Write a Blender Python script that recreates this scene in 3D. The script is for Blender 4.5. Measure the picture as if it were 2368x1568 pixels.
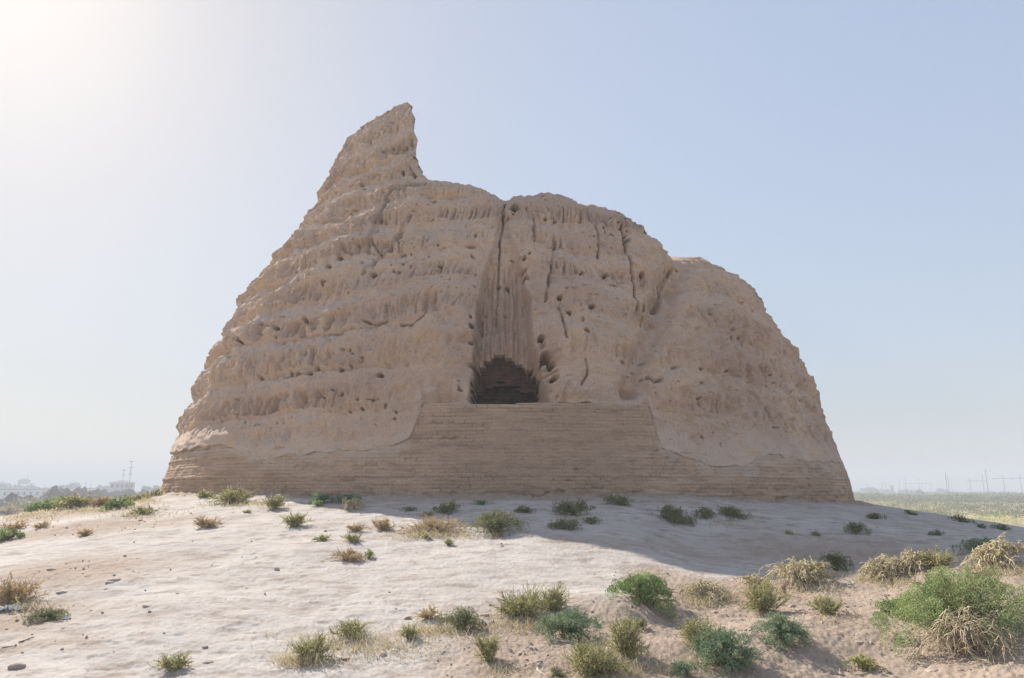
import bpy, math, random
import numpy as np
R_ = math.radians
for o in list(bpy.data.objects): bpy.data.objects.remove(o)
scene = bpy.context.scene
col = scene.collection

# ---------------------------------------------------------------- camera
EYE = 1.6
FP = 1645.0                                   # focal length in pixels of a 2368-wide picture
PITCH = math.atan(350.0 / FP)
cam = bpy.data.cameras.new('camera'); cam.sensor_width = 36.0; cam.lens = 36.0 * FP / 2368.0
cam.clip_start = 0.05; cam.clip_end = 20000
camo = bpy.data.objects.new('camera', cam); col.objects.link(camo)
camo.location = (0, 0, EYE); camo.rotation_euler = (math.pi / 2 + PITCH, 0, 0)
scene.camera = camo

# ---------------------------------------------------------------- light
SUN_AZ = R_(-40.5)                            # from +Y, negative to the left
SUN_EL = R_(34.5)
scene.view_settings.view_transform = 'Standard'; scene.view_settings.look = 'None'
scene.view_settings.gamma = 1.0; scene.view_settings.use_curve_mapping = False
scene.view_settings.exposure = 1.60
world = bpy.data.worlds.new('World'); scene.world = world; world.use_nodes = True
wn = world.node_tree.nodes; wl = world.node_tree.links; wn.clear()
wo = wn.new('ShaderNodeOutputWorld'); wb = wn.new('ShaderNodeBackground'); sk = wn.new('ShaderNodeTexSky')
sk.sky_type = 'NISHITA'; sk.sun_disc = False; sk.sun_elevation = SUN_EL; sk.sun_rotation = SUN_AZ
sk.altitude = 200; sk.air_density = 1.0; sk.dust_density = 1.3; sk.ozone_density = 1.5
wb.inputs['Strength'].default_value = 0.10
# dusty summer air evens the sky out: paler, and far less difference between the sun's side and the rest
hs = wn.new('ShaderNodeHueSaturation'); hs.inputs['Saturation'].default_value = 0.66
bw = wn.new('ShaderNodeRGBToBW'); pw = wn.new('ShaderNodeMath'); pw.operation = 'POWER'; pw.inputs[1].default_value = -0.62
ml = wn.new('ShaderNodeMath'); ml.operation = 'MULTIPLY'; ml.inputs[1].default_value = 1.07
vs = wn.new('ShaderNodeVectorMath'); vs.operation = 'SCALE'
wl.new(sk.outputs[0], bw.inputs[0]); wl.new(bw.outputs[0], pw.inputs[0]); wl.new(pw.outputs[0], ml.inputs[0])
wl.new(ml.outputs[0], vs.inputs['Scale'])
wl.new(sk.outputs[0], hs.inputs['Color'])
wl.new(hs.outputs[0], vs.inputs[0]); wl.new(vs.outputs[0], wb.inputs['Color']); wl.new(wb.outputs[0], wo.inputs[0])
sl = bpy.data.lights.new('sun', 'SUN'); sl.energy = 3.0; sl.angle = R_(0.6); sl.color = (1.0, 0.94, 0.86)
so = bpy.data.objects.new('sun', sl); col.objects.link(so)
sd = np.array([math.sin(SUN_AZ) * math.cos(SUN_EL), math.cos(SUN_AZ) * math.cos(SUN_EL), math.sin(SUN_EL)])
so.rotation_euler = (math.pi / 2 - SUN_EL, 0, math.pi - SUN_AZ)
so.location = (-30, 30, 40)

cp, sp = math.cos(PITCH), math.sin(PITCH)
def unp(x, y):
    """direction of a picture point: azimuth from +Y and tan(elevation)"""
    X = x - 1184.0; U = -(y - 784.0); fw = FP * cp - U * sp; up = U * cp + FP * sp
    return np.arctan2(X, fw), up / np.hypot(X, fw)
def proj(X, Y, Z):
    z = Z - EYE; dep = np.maximum(Y * cp + z * sp, 0.05); u = -Y * sp + z * cp
    return 1184 + FP * X / dep, 784 - FP * u / dep

# ---------------------------------------------------------------- noise
_rs = np.random.RandomState(7)
_G = _rs.normal(size=(32768, 3)).astype(np.float32); _G /= np.linalg.norm(_G, axis=1)[:, None]
_H = _rs.rand(32768).astype(np.float32)
def noise(x, y, z, seed=0):
    x = np.asarray(x, np.float32) + seed * 17.13; y = np.asarray(y, np.float32) + seed * 5.71; z = np.asarray(z, np.float32) + seed * 9.37
    x, y, z = np.broadcast_arrays(x, y, z)
    xi = np.floor(x); yi = np.floor(y); zi = np.floor(z)
    fx = x - xi; fy = y - yi; fz = z - zi
    xi = xi.astype(np.int32) & 31; yi = yi.astype(np.int32) & 31; zi = zi.astype(np.int32) & 31
    ux = fx * fx * fx * (fx * (fx * 6 - 15) + 10); uy = fy * fy * fy * (fy * (fy * 6 - 15) + 10); uz = fz * fz * fz * (fz * (fz * 6 - 15) + 10)
    out = 0
    for a in (0, 1):
        wx = ux if a else 1 - ux
        for b in (0, 1):
            wxy = wx * (uy if b else 1 - uy)
            for c in (0, 1):
                g = _G[(((xi + a) & 31) << 10) | (((yi + b) & 31) << 5) | ((zi + c) & 31)]
                out = out + wxy * (uz if c else 1 - uz) * (g[..., 0] * (fx - a) + g[..., 1] * (fy - b) + g[..., 2] * (fz - c))
    return out * 1.5
def fbm(x, y, z, n=4, seed=0):
    a = 1.0; s = 0; f = 1.0
    for i in range(n):
        s = s + a * noise(x * f, y * f, z * f, seed + i * 3); a *= 0.5; f *= 2.03
    return s
def sst(a, b, x):
    t = np.clip((x - a) / (b - a), 0, 1); return t * t * (3 - 2 * t)
def hash1(a, b):
    return _H[((a.astype(np.int64) * 7919 + b.astype(np.int64) * 104729 + 13) % 32768)]

# ---------------------------------------------------------------- mesh helpers
def grid_faces(nr, nc, wrap=False):
    r = np.arange(nr - 1)[:, None]; c = np.arange(nc if wrap else nc - 1)[None, :]
    a = r * nc + c; b = r * nc + (c + 1) % nc
    return np.stack([a, b, b + nc, a + nc], -1).reshape(-1, 4)
def mesh(name, V, Fc, mat, smooth=True, attrs=None):
    me = bpy.data.meshes.new(name)
    V = np.ascontiguousarray(V, np.float32); Fc = np.ascontiguousarray(Fc, np.int32); k = Fc.shape[1]
    me.vertices.add(len(V)); me.vertices.foreach_set('co', V.ravel())
    me.loops.add(Fc.size); me.loops.foreach_set('vertex_index', Fc.ravel())
    me.polygons.add(len(Fc)); me.polygons.foreach_set('loop_start', np.arange(0, Fc.size, k, dtype=np.int32))
    me.polygons.foreach_set('loop_total', np.full(len(Fc), k, np.int32))
    me.polygons.foreach_set('use_smooth', np.full(len(Fc), smooth, bool))
    for n, v in (attrs or {}).items():
        at = me.attributes.new(n, 'FLOAT', 'POINT'); at.data.foreach_set('value', np.ascontiguousarray(v, np.float32).ravel())
    me.update(); me.validate()
    if mat: me.materials.append(mat)
    return me
def obj(name, me, parent=None, loc=None):
    o = bpy.data.objects.new(name, me); col.objects.link(o)
    if parent: o.parent = parent
    if loc is not None: o.location = loc
    return o
def tag(o, label=None, cat=None, group=None, kind=None):
    if label: o['label'] = label
    if cat: o['category'] = cat
    if group: o['group'] = group
    if kind: o['kind'] = kind
    return o
def empty(name, loc, label, cat, group=None):
    o = bpy.data.objects.new(name, None); col.objects.link(o); o.location = loc; o.empty_display_size = 0.3
    return tag(o, label, cat, group)
class MB:
    def __init__(s): s.v = []; s.f = []; s.n = 0
    def add(s, V, Fc):
        V = np.asarray(V, float); s.v.append(V); s.f.append(np.asarray(Fc) + s.n); s.n += len(V)
    def box(s, c, d, jit=0, rng=None):
        q = np.array([[x, y, z] for x in (-1, 1) for y in (-1, 1) for z in (-1, 1)], float) * np.array(d) / 2
        if jit: q += rng.uniform(-jit, jit, q.shape)
        s.add(q + np.array(c), [[0, 1, 3, 2], [4, 6, 7, 5], [0, 4, 5, 1], [2, 3, 7, 6], [0, 2, 6, 4], [1, 5, 7, 3]])
    def bar(s, a, b, r0, r1=None, n=6):
        a = np.array(a, float); b = np.array(b, float); r1 = r0 if r1 is None else r1
        d = b - a; d /= np.linalg.norm(d); u = np.cross(d, [0.31, 0.52, 0.79]); u /= np.linalg.norm(u); w = np.cross(d, u)
        t = np.arange(n) * 2 * np.pi / n; c = np.cos(t)[:, None] * u + np.sin(t)[:, None] * w
        V = np.vstack([a + c * r0, b + c * r1]); i = np.arange(n); j = (i + 1) % n
        s.add(V, np.stack([i, j, j + n, i + n], 1))
        s.add(V[n:], [[0, k, k + 1, k + 1] for k in range(1, n - 1)])
    def prism(s, bot, top):
        n = len(bot); i = np.arange(n); j = (i + 1) % n
        s.add(np.vstack([bot, top]), np.stack([i, j, j + n, i + n], 1))
        s.add(np.array(top), [[0, k, k + 1, k + 1] for k in range(1, n - 1)])
    def build(s, name, mat, parent=None, smooth=False):
        return obj(name, mesh(name, np.vstack(s.v), np.vstack(s.f), mat, smooth), parent)

# ---------------------------------------------------------------- materials
class NT:
    def __init__(s, name, rough=0.95):
        s.m = bpy.data.materials.new(name); s.m.use_nodes = True; s.t = s.m.node_tree; s.n = s.t.nodes; s.l = s.t.links
        s.p = s.n['Principled BSDF']; s.p.inputs['Roughness'].default_value = rough; s.p.inputs['Specular IOR Level'].default_value = 0.15
        s.tc = s.n.new('ShaderNodeTexCoord')
    def node(s, t, **k):
        n = s.n.new(t)
        for a, b in k.items():
            if a in n.inputs: 
                if hasattr(b, 'is_output'): s.l.new(b, n.inputs[a])
                else: n.inputs[a].default_value = b
            else: setattr(n, a, b)
        return n
    def noise(s, scale, detail=4, rough=0.55, vec=None, stretch=None):
        v = vec or s.tc.outputs['Object']
        if stretch:
            mp = s.node('ShaderNodeMapping'); mp.inputs['Scale'].default_value = stretch; s.l.new(v, mp.inputs[0]); v = mp.outputs[0]
        n = s.node('ShaderNodeTexNoise', Scale=scale, Detail=detail, Roughness=rough); s.l.new(v, n.inputs['Vector']); return n.outputs['Fac']
    def ramp(s, f, a, b, ca=(0, 0, 0, 1), cb=(1, 1, 1, 1)):
        r = s.n.new('ShaderNodeValToRGB'); r.color_ramp.elements[0].position = a; r.color_ramp.elements[1].position = b
        r.color_ramp.elements[0].color = ca; r.color_ramp.elements[1].color = cb; s.l.new(f, r.inputs[0]); return r.outputs[0]
    def mix(s, f, a, b, typ='MIX'):
        m = s.n.new('ShaderNodeMix'); m.data_type = 'RGBA'; m.blend_type = typ
        for sock, v in ((m.inputs[0], f), (m.inputs[6], a), (m.inputs[7], b)):
            if hasattr(v, 'is_output'): s.l.new(v, sock)
            elif isinstance(v, (int, float)): sock.default_value = v
            else: sock.default_value = (*v, 1)
        return m.outputs[2]
    def attr(s, n):
        a = s.n.new('ShaderNodeAttribute'); a.attribute_name = n; return a.outputs['Fac']
    def color(s, c):
        if hasattr(c, 'is_output'): s.l.new(c, s.p.inputs['Base Color'])
        else: s.p.inputs['Base Color'].default_value = (*c, 1)
    def bump(s, h, dist, strength=1.0):
        b = s.n.new('ShaderNodeBump'); b.inputs['Distance'].default_value = dist; b.inputs['Strength'].default_value = strength
        s.l.new(h, b.inputs['Height'])
        if s.p.inputs['Normal'].is_linked: s.l.new(s.p.inputs['Normal'].links[0].from_socket, b.inputs['Normal'])
        s.l.new(b.outputs[0], s.p.inputs['Normal'])

def mud_mat():
    t = NT('eroded_mud')
    c = t.mix(t.ramp(t.noise(0.7, 5), 0.35, 0.68), (0.60, 0.412, 0.300), (0.67, 0.482, 0.358))
    c = t.mix(t.ramp(t.noise(2.3, 6, 0.65), 0.46, 0.68), c, (0.68, 0.465, 0.30))
    c = t.mix(t.ramp(t.noise(1.1, 5, 0.6, stretch=(1, 1, 2.2)), 0.52, 0.72), c, (0.56, 0.43, 0.355))
    c = t.mix(t.ramp(t.noise(0.22, 4, 0.6), 0.45, 0.65), c, (0.53, 0.37, 0.275))
    c = t.mix(t.attr('dust'), c, (0.64, 0.51, 0.43))
    c = t.mix(t.ramp(t.noise(16, 5, 0.7), 0.60, 0.70), c, (0.36, 0.24, 0.155))
    c = t.mix(t.ramp(t.noise(8, 6, 0.75, stretch=(1.6, 1.6, .35)), 0.63, 0.74), c, (0.42, 0.29, 0.19))
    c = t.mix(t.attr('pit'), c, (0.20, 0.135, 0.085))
    c = t.mix(0.35, c, t.ramp(t.noise(26, 3, 0.7), 0.3, 0.7, (0.35, 0.35, 0.35, 1), (0.75, 0.75, 0.75, 1)), 'OVERLAY')
    t.color(c); t.bump(t.noise(14, 8, 0.75), 0.09, 0.8); return t.m
def brick_mat():
    t = NT('mud_brick')
    c = t.mix(t.ramp(t.noise(0.45, 4), 0.35, 0.65), (0.47, 0.32, 0.225), (0.54, 0.385, 0.275))
    c = t.mix(t.ramp(t.noise(1.0, 6, 0.7, stretch=(1, 1, 7)), 0.45, 0.7), c, (0.36, 0.25, 0.165))
    c = t.mix(t.ramp(t.noise(0.3, 5, 0.6), 0.46, 0.62), c, (0.40, 0.28, 0.195))
    c = t.mix(t.attr('tone'), c, (0.27, 0.19, 0.135))
    c = t.mix(t.attr('dust'), c, (0.50, 0.39, 0.30))
    c = t.mix(0.35, c, t.ramp(t.noise(30, 3, 0.7), 0.3, 0.7, (0.35, 0.35, 0.35, 1), (0.75, 0.75, 0.75, 1)), 'OVERLAY')
    c = t.mix(t.ramp(t.noise(20, 5, 0.7), 0.62, 0.72), c, (0.24, 0.16, 0.10))
    t.color(c); t.bump(t.noise(22, 7, 0.7), 0.04, 0.7); return t.m
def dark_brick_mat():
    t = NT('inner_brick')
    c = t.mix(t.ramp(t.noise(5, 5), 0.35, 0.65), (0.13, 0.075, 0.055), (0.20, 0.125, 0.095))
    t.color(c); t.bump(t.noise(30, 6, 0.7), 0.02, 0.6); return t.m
def ground_mat():
    t = NT('sandy_ground')
    sand = t.mix(t.ramp(t.noise(0.9, 5), 0.35, 0.65), (0.44, 0.395, 0.352), (0.50, 0.452, 0.408))
    sand = t.mix(t.ramp(t.noise(2.6, 7, 0.72, stretch=(0.8, 1.5, 1)), 0.47, 0.66), sand, (0.30, 0.235, 0.19))
    sand = t.mix(0.30, sand, t.ramp(t.noise(38, 4, 0.75), 0.3, 0.7, (0.3, 0.3, 0.3, 1), (0.75, 0.75, 0.75, 1)), 'OVERLAY')
    soil = t.mix(t.ramp(t.noise(5, 8, 0.75), 0.38, 0.62), (0.20, 0.15, 0.11), (0.35, 0.275, 0.21))
    soil = t.mix(t.ramp(t.noise(60, 3, 0.8), 0.35, 0.62), soil, (0.40, 0.31, 0.24))
    f = t.attr('soil')
    m = t.n.new('ShaderNodeMath'); m.operation = 'MULTIPLY_ADD'; t.l.new(t.noise(1.6, 8, 0.75), m.inputs[0]); m.inputs[1].default_value = 1.6; 
    m2 = t.n.new('ShaderNodeMath'); m2.operation = 'MULTIPLY_ADD'; t.l.new(f, m2.inputs[0]); m2.inputs[1].default_value = 1.6; m2.inputs[2].default_value = -1.28
    t.l.new(m2.outputs[0], m.inputs[2]); m.use_clamp = True
    near = t.mix(m.outputs[0], sand, soil)
    # the plain far below the mound: dry grass, green salt scrub, pale clay strips
    far = t.mix(t.ramp(t.noise(0.02, 8, 0.62, stretch=(1, 2.6, 1)), 0.42, 0.60), (0.42, 0.34, 0.25), (0.20, 0.235, 0.10))
    far = t.mix(t.ramp(t.noise(0.011, 6, 0.6, stretch=(0.8, 3.5, 1)), 0.56, 0.64), far, (0.44, 0.37, 0.30))
    far = t.mix(t.ramp(t.noise(0.25, 6, 0.75), 0.5, 0.66), far, (0.17, 0.17, 0.095))
    t.color(t.mix(t.attr('plain'), near, far))
    t.bump(t.noise(45, 6, 0.75), 0.012, 0.7)
    return t.m
def plant_mat(name, ca, cb, trans=0.35):
    t = NT(name, 0.75)
    c = t.mix(t.attr('tint'), ca, cb); t.color(c)
    tr = t.n.new('ShaderNodeBsdfTranslucent'); t.l.new(c, tr.inputs[0])
    ms = t.n.new('ShaderNodeMixShader'); ms.inputs[0].default_value = trans
    t.l.new(t.p.outputs[0], ms.inputs[1]); t.l.new(tr.outputs[0], ms.inputs[2])
    t.l.new(ms.outputs[0], t.n['Material Output'].inputs[0]); return t.m
def plain_mat(name, c, c2=None, scale=8, rough=0.9, bump=0):
    t = NT(name, rough)
    t.color(t.mix(t.ramp(t.noise(scale, 4), 0.35, 0.65), c, c2 or tuple(k * 0.8 for k in c)))
    if bump: t.bump(t.noise(scale * 4, 5), bump)
    return t.m
M = dict(mud=mud_mat(), brick=brick_mat(), dbrick=dark_brick_mat(), ground=ground_mat(),
    green=plant_mat('green_leaf', (0.12, 0.22, 0.07), (0.48, 0.53, 0.24)),
    blue=plant_mat('blue_green_leaf', (0.10, 0.19, 0.12), (0.36, 0.42, 0.25)),
    yellow=plant_mat('yellow_green_leaf', (0.38, 0.40, 0.17), (0.74, 0.63, 0.35)),
    straw=plant_mat('straw_leaf', (0.44, 0.46, 0.22), (0.76, 0.66, 0.40)),
    grass=plant_mat('dry_grass_blade', (0.42, 0.36, 0.21), (0.66, 0.56, 0.38)),
    orange=plant_mat('golden_dry_leaf', (0.44, 0.30, 0.15), (0.64, 0.48, 0.26)),
    dark=plant_mat('olive_leaf', (0.14, 0.165, 0.085), (0.33, 0.31, 0.18)),
    lime=plant_mat('lime_leaf', (0.36, 0.42, 0.08), (0.52, 0.50, 0.16)),
    tree=plant_mat('tree_leaf', (0.05, 0.085, 0.035), (0.12, 0.15, 0.06), 0.2),
    stem=plant_mat('dry_stem', (0.36, 0.28, 0.18), (0.62, 0.52, 0.36), 0.0),
    gstem=plant_mat('green_stem', (0.20, 0.20, 0.09), (0.36, 0.33, 0.16), 0.0),
    stone=plain_mat('pale_stone', (0.46, 0.37, 0.30), (0.36, 0.29, 0.24), 14, bump=0.01),
    dstone=plain_mat('dark_stone', (0.36, 0.29, 0.24), (0.44, 0.36, 0.30), 14, bump=0.01),
    clod=plain_mat('soil_clod', (0.38, 0.31, 0.26), (0.46, 0.39, 0.33), 20, bump=0.01),
    white=plain_mat('white_plastic', (0.75, 0.76, 0.78), rough=0.5),
    bleached=plain_mat('bleached_wood', (0.62, 0.56, 0.48), (0.5, 0.44, 0.37)),
    wood=plain_mat('dead_wood', (0.22, 0.14, 0.09), (0.33, 0.23, 0.15), 30),
    pole=plain_mat('grey_pole', (0.20, 0.19, 0.19), scale=1),
    earth=plain_mat('dark_earth', (0.16, 0.12, 0.10), (0.26, 0.21, 0.17), 0.5, bump=0.1),
    wall=plain_mat('plaster_wall', (0.55, 0.50, 0.46), scale=0.5), whitewall=plain_mat('white_wall', (0.74, 0.72, 0.69), scale=0.5),
    roof=plain_mat('grey_roof', (0.30, 0.28, 0.28), scale=0.5), glass=plain_mat('dark_window', (0.06, 0.07, 0.08), rough=0.3),
    cloth=plain_mat('turquoise_plastic', (0.35, 0.62, 0.62), rough=0.6), trunk=plain_mat('bark', (0.10, 0.08, 0.06)))

# ---------------------------------------------------------------- the mound and the plain
XC, YC = -0.161, 28.0
def px_mask(x, y, pts):
    """smooth union of ground ellipses (cx, cy, rx, ry)"""
    m = 0
    for cx, cy, rx, ry, a in pts:
        m = np.maximum(m, a * np.exp(-(((x - cx) / rx) ** 2 + ((y - cy) / ry) ** 2)))
    return m
def ground_z(x, y, detail=True):
    x = np.asarray(x, float); y = np.asarray(y, float)
    dx = x - XC; dy = y - YC; rho = np.hypot(dx, dy); t = np.hypot(x, y)
    front = sst(0.35, 0.75, -dy / np.maximum(rho, 0.1))          # 1 towards the camera
    side = np.interp(rho, [0, 10, 12, 14, 16, 20, 25, 30, 40, 60, 4000], [1.5, 1.5, 1.47, 1.17, .86, .20, -.6, -1.15, -1.45, -1.5, -1.6])
    frnt = np.interp(rho, [0, 10, 12, 13, 14, 16, 18, 20, 21.3, 24, 28, 34, 40, 60, 4000], [1.5, 1.5, 1.47, 1.33, 1.17, .86, .52, .20, 0, -.10, 0, -.2, -.8, -1.5, -1.6])
    h = side * (1 - front) + frnt * front
    h = h - 0.26 * sst(2, 12, dx) * sst(34, 16, rho)              # lower on the right
    az = np.degrees(np.arctan2(x, y))
    # the near bank on the right, with a hollow behind it
    zc = np.interp(az, [0, 11, 14, 17.5, 22, 27, 34, 45, 70], [.16, .18, .24, .38, .48, .57, .80, .90, .4]); tc = 10.4 + .25 * np.sin(az / 3.1)
    bank = np.where(t < tc, zc - (zc + .02) * np.clip((tc - t) / 3.7, 0, 1.3) ** 1.0, zc - .42 * np.maximum(t - tc - .15, 0))
    hol = h - 0.30 * np.exp(-((t - 12.9) / 1.7) ** 2) + .25 * sst(20, 38, az) * sst(22, 15, t)
    wb_ = sst(8, 15, az) * sst(85, 60, az)
    h = h * (1 - wb_) + wb_ * np.where(t < tc, h * sst(5.5, 3, t) + (bank + np.maximum(hol - bank, 0) * sst(tc - 3.2, tc, t)) * (1 - sst(5.5, 3, t)), np.maximum(hol, bank))
    h = h + 0.13 * np.exp(-((x - 1.3) / 0.75) ** 2 - ((y - 8.6) / 0.45) ** 2)                   # little hummock
    h = h + 0.12 * np.exp(-((x - 3.4) / 1.5) ** 2 - ((y - 7.6) / 0.6) ** 2)
    h = h + 0.10 * np.exp(-((x - 1.6) / 1.0) ** 2 - ((y - 7.2) / 0.4) ** 2)
    if detail:
        near = sst(60, 25, t)
        h = h + 0.05 * fbm(x / 2.2, y / 2.2, 0 * x, 3, 3) * sst(4000, 30, t)
        h = h + 0.25 * noise(x / 25, y / 25, 0 * x, 8) * sst(30, 60, t)
    return h
def soil_mask(x, y):
    t = np.hypot(x, y); az = np.degrees(np.arctan2(x, y))
    m = sst(11.3, 10.1, t + 0.5 * noise(x, y, 0 * x, 4)) * sst(5, 12, az)
    m = np.maximum(m, sst(9.2, 8.0, t + 0.5 * noise(x, y, 0 * x, 5)) * sst(-12, 0, az))
    m = np.maximum(m, px_mask(x, y, [(-6.4, 10.6, 1.8, 1.3, 1), (-5.9, 8.6, 1.4, 1.0, 1), (-8.5, 14.3, 3.4, 1.2, .95), (-11, 17.5, 3.6, 2.0, .85), (-4.6, 7.6, .8, .5, .6),
        (1.5, 11.6, 1.8, 1.0, .55), (3.2, 12.2, 1.6, 1.0, .6), (5.5, 12.5, 3.2, 1.6, .8), (0, 15.6, 6.5, .5, .8), (-5.5, 17.4, 3.0, .8, .5), (6, 17.4, 4, .9, .7), (-4.0, 13.6, 3, .7, .45), (9, 15.5, 3, 1.2, .45)]))
    ring = np.exp(-((np.hypot(x - XC, y - YC) - 12.2) / 0.45) ** 2) * 0.9
    return np.clip(np.maximum(m, ring), 0, 1)
def on_ground(px, py):
    """the point of the ground seen at a picture point"""
    az, te = unp(px, py); az = float(az); te = float(te)
    t = np.concatenate([np.arange(4, 40, .02), np.geomspace(40, 3000, 3000)])
    z = ground_z(t * math.sin(az), t * math.cos(az)); ray = EYE + te * t
    k = np.argmax(z >= ray) if (z >= ray).any() else len(t) - 1
    return np.array([t[k] * math.sin(az), t[k] * math.cos(az), z[k]]), float(t[k])
def build_ground():
    az = np.radians(np.concatenate([np.arange(-180, -48, 1.5), np.arange(-48, 48, 0.085), np.arange(48, 180, 1.5)]))
    t = np.concatenate([[0.3, 1, 2, 3], np.geomspace(3.6, 17, 560), np.geomspace(17.05, 45, 260), np.geomspace(45.5, 3000, 240)])
    T, A = np.meshgrid(t, az, indexing='ij'); x = T * np.sin(A); y = T * np.cos(A)
    z = ground_z(x, y); s = soil_mask(x, y)
    near = sst(50, 20, T)
    d = 0.009 * fbm(x / .30, y / .22, 0 * x, 5, 21)
    dent = noise(x / .34, y / .20, 0 * x, 31) + .5 * noise(x / .15, y / .1, 0 * x, 33)
    d = d - 0.012 * sst(0.35, 0.55, dent) * sst(-.1, .4, noise(x / 1.4, y / 1.4, 0 * x, 34)) + 0.007 * np.abs(noise(x / .09, y / .07, 0 * x, 36)) + 0.005 * noise(x / .05, y / .05, 0 * x, 35)
    clod = np.abs(noise(x / .11, y / .11, 0 * x, 41)); clod2 = np.abs(noise(x / .05, y / .05, 0 * x, 43))
    d = d + s * (0.017 * clod + 0.015 * clod2 + .006 * np.abs(noise(x / .028, y / .028, 0 * x, 45)) + 0.02 * noise(x / .4, y / .4, 0 * x, 44))
    foot = np.exp(-((np.hypot(x - XC, y - YC) - 12.15) / 0.35) ** 2); d = d + foot * (.02 + .09 * np.abs(noise(x / .16, y / .16, 0 * x, 49)) + .06 * noise(x / .5, y / .5, 0 * x, 50))
    dip = np.exp(-(((x - 5.6) / 1.8) ** 2 + ((y - 12.2) / 1.1) ** 2))
    d = d + dip * 0.10 * np.abs(noise(x / .22, y / .22, 0 * x, 47))
    z = z + near * d
    plain = sst(26, 36, T + 2 * noise(x / 6, y / 6, 0 * x, 51))
    V = np.stack([x, y, z], -1).reshape(-1, 3)
    me = mesh('ground', V, grid_faces(len(t), len(az), True)[:, ::-1], M['ground'], True, dict(soil=s, plain=plain))
    tag(obj('ground', me), kind='structure')
build_ground()

# ---------------------------------------------------------------- the ice house ruin
ZL = [1.2, 2.0, 2.8, 3.6, 4.4, 5.2, 6.0, 6.8, 7.6, 8.5, 9.5, 10.5, 11.5, 12.5, 13.5, 14.5, 15.5, 16.5]
RL = [12.01, 11.91, 11.65, 11.60, 11.42, 11.25, 10.93, 10.55, 10.19, 9.82, 9.25, 8.50, 7.95, 7.61, 7.31, 6.90, 5.88, 4.8]
ZR = [1.0, 2.0, 2.8, 3.6, 4.4, 5.2, 6.0, 6.8, 7.6, 8.5, 9.5, 10.5, 11.5, 12.5, 16.5]
RR = [12.0, 11.89, 11.61, 11.50, 11.28, 11.05, 10.70, 10.28, 9.90, 9.43, 8.90, 8.3, 7.7, 7.2, 4.8]
def smooth_interp(z, zk, rk):
    a = 0
    for o, w in ((-.28, .25), (0, .5), (.28, .25)): a = a + w * np.interp(z + o, zk, rk)
    return a
def base_R(th, z):
    w = (1 + np.cos(th)) / 2; w = w * w * (3 - 2 * w)
    return smooth_interp(z, ZL, RL) * (1 - w) + smooth_interp(z, ZR, RR) * w
TOP = np.array([(600, 600), (718, 500), (745, 440), (762, 405), (778, 362), (800, 335), (818, 300), (845, 275), (885, 250), (910, 240), (930, 236), (940, 242), (949, 262), (957, 277), (958, 330), (961, 396), (976, 406), (1010, 411), (1050, 415), (1100, 428), (1140, 445), (1158, 451), (1168, 453), (1180, 448), (1200, 444), (1240, 441), (1290, 441), (1320, 450), (1350, 463), (1400, 472), (1440, 488), (1480, 520), (1510, 548), (1530, 573), (1560, 590), (1580, 594), (1610, 595), (1650, 607), (1700, 632), (1740, 680)], float)
BR = np.array([(340, 1060), (414, 1043), (465, 1031), (523, 1022), (574, 1040), (605, 1050), (660, 1048), (699, 1039), (867, 1031), (933, 1015), (953, 1002), (968, 970), (982, 934), (1065, 932), (1072, 935), (1190, 936), (1196, 933), (1260, 932), (1400, 934), (1480, 937), (1496, 938), (1520, 1022), (1540, 1036), (1597, 1051), (1627, 1066), (1707, 1069), (1732, 1055), (1776, 1041), (1815, 1055), (1941, 1064), (2000, 1066)], float)
BR = BR[np.argsort(BR[:, 0], kind='stable')]
def col_height(th, trace, z0=1.6, z1=16.4):
    z = np.linspace(z0, z1, 1200); TH, Z = np.meshgrid(th, z, indexing='ij'); r = base_R(TH, Z)
    u, v = proj(XC + r * np.cos(TH), YC + r * np.sin(TH), Z)
    hit = v <= np.interp(u, trace[:, 0], trace[:, 1])
    return z[np.where(hit.any(1), hit.argmax(1), len(z) - 1)]
def periodic(th, f):                                             # evaluates f only on the side the camera sees
    return f(th)
def ztop_fn(th):
    d = np.degrees(th) % 360 - 360                               # -360..0
    front = col_height(th, TOP) + 0.10
    back = np.interp(d, [-360, -332, -300, -270, -240, -225, -212, -204], [8.9, 8.9, 9.2, 9.6, 9.8, 11.0, 12.6, 14.0])
    z = np.where((d < -24) & (d > -149), front, 0)
    a = np.interp(d, [-360, -340, -300, -270, -240, -225, -212, -195, -180, -172, -160, -149], [9.3, 9.2, 9.2, 9.6, 9.8, 11.0, 12.6, 13.6, 14.0, 14.4, 15.4, 16.45])
    e = 9.3
    z = np.where(d <= -149, a, z); z = np.where(d >= -24, e, z)
    return z
def zbrick_fn(th):
    d = np.degrees(th) % 360 - 360
    f = col_height(th, BR, 1.3, 5.0)
    return np.where((d > -157) & (d < -24), f, 2.85 + 0.1 * np.sin(th * 9))
DEG = np.concatenate([np.arange(-360, -166, 0.9), np.arange(-166, -16, 0.092), np.arange(-16, 0, 0.9)])
TH = np.radians(DEG)
K7 = np.ones(7) / 7
ZT = ztop_fn(TH); ZT = np.convolve(np.pad(ZT, 3, mode='wrap'), K7, 'valid')
def rag(th, zb): return zb + np.where(zb < 3.2, .055 * noise(th * 34, 0 * th, 0 * th, 57) + .03 * noise(th * 110, 0 * th, 0 * th, 58), 0)
ZB = rag(TH, zbrick_fn(TH))
ARCH = [(1090, 0), (1094, 0), (1098, 885), (1109, 866), (1122, 848), (1135, 832), (1148, 826), (1160, 821), (1172, 824), (1182, 830), (1194, 838), (1206, 846), (1218, 857), (1230, 866), (1240, 880), (1246, 905), (1249, 0)]
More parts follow.
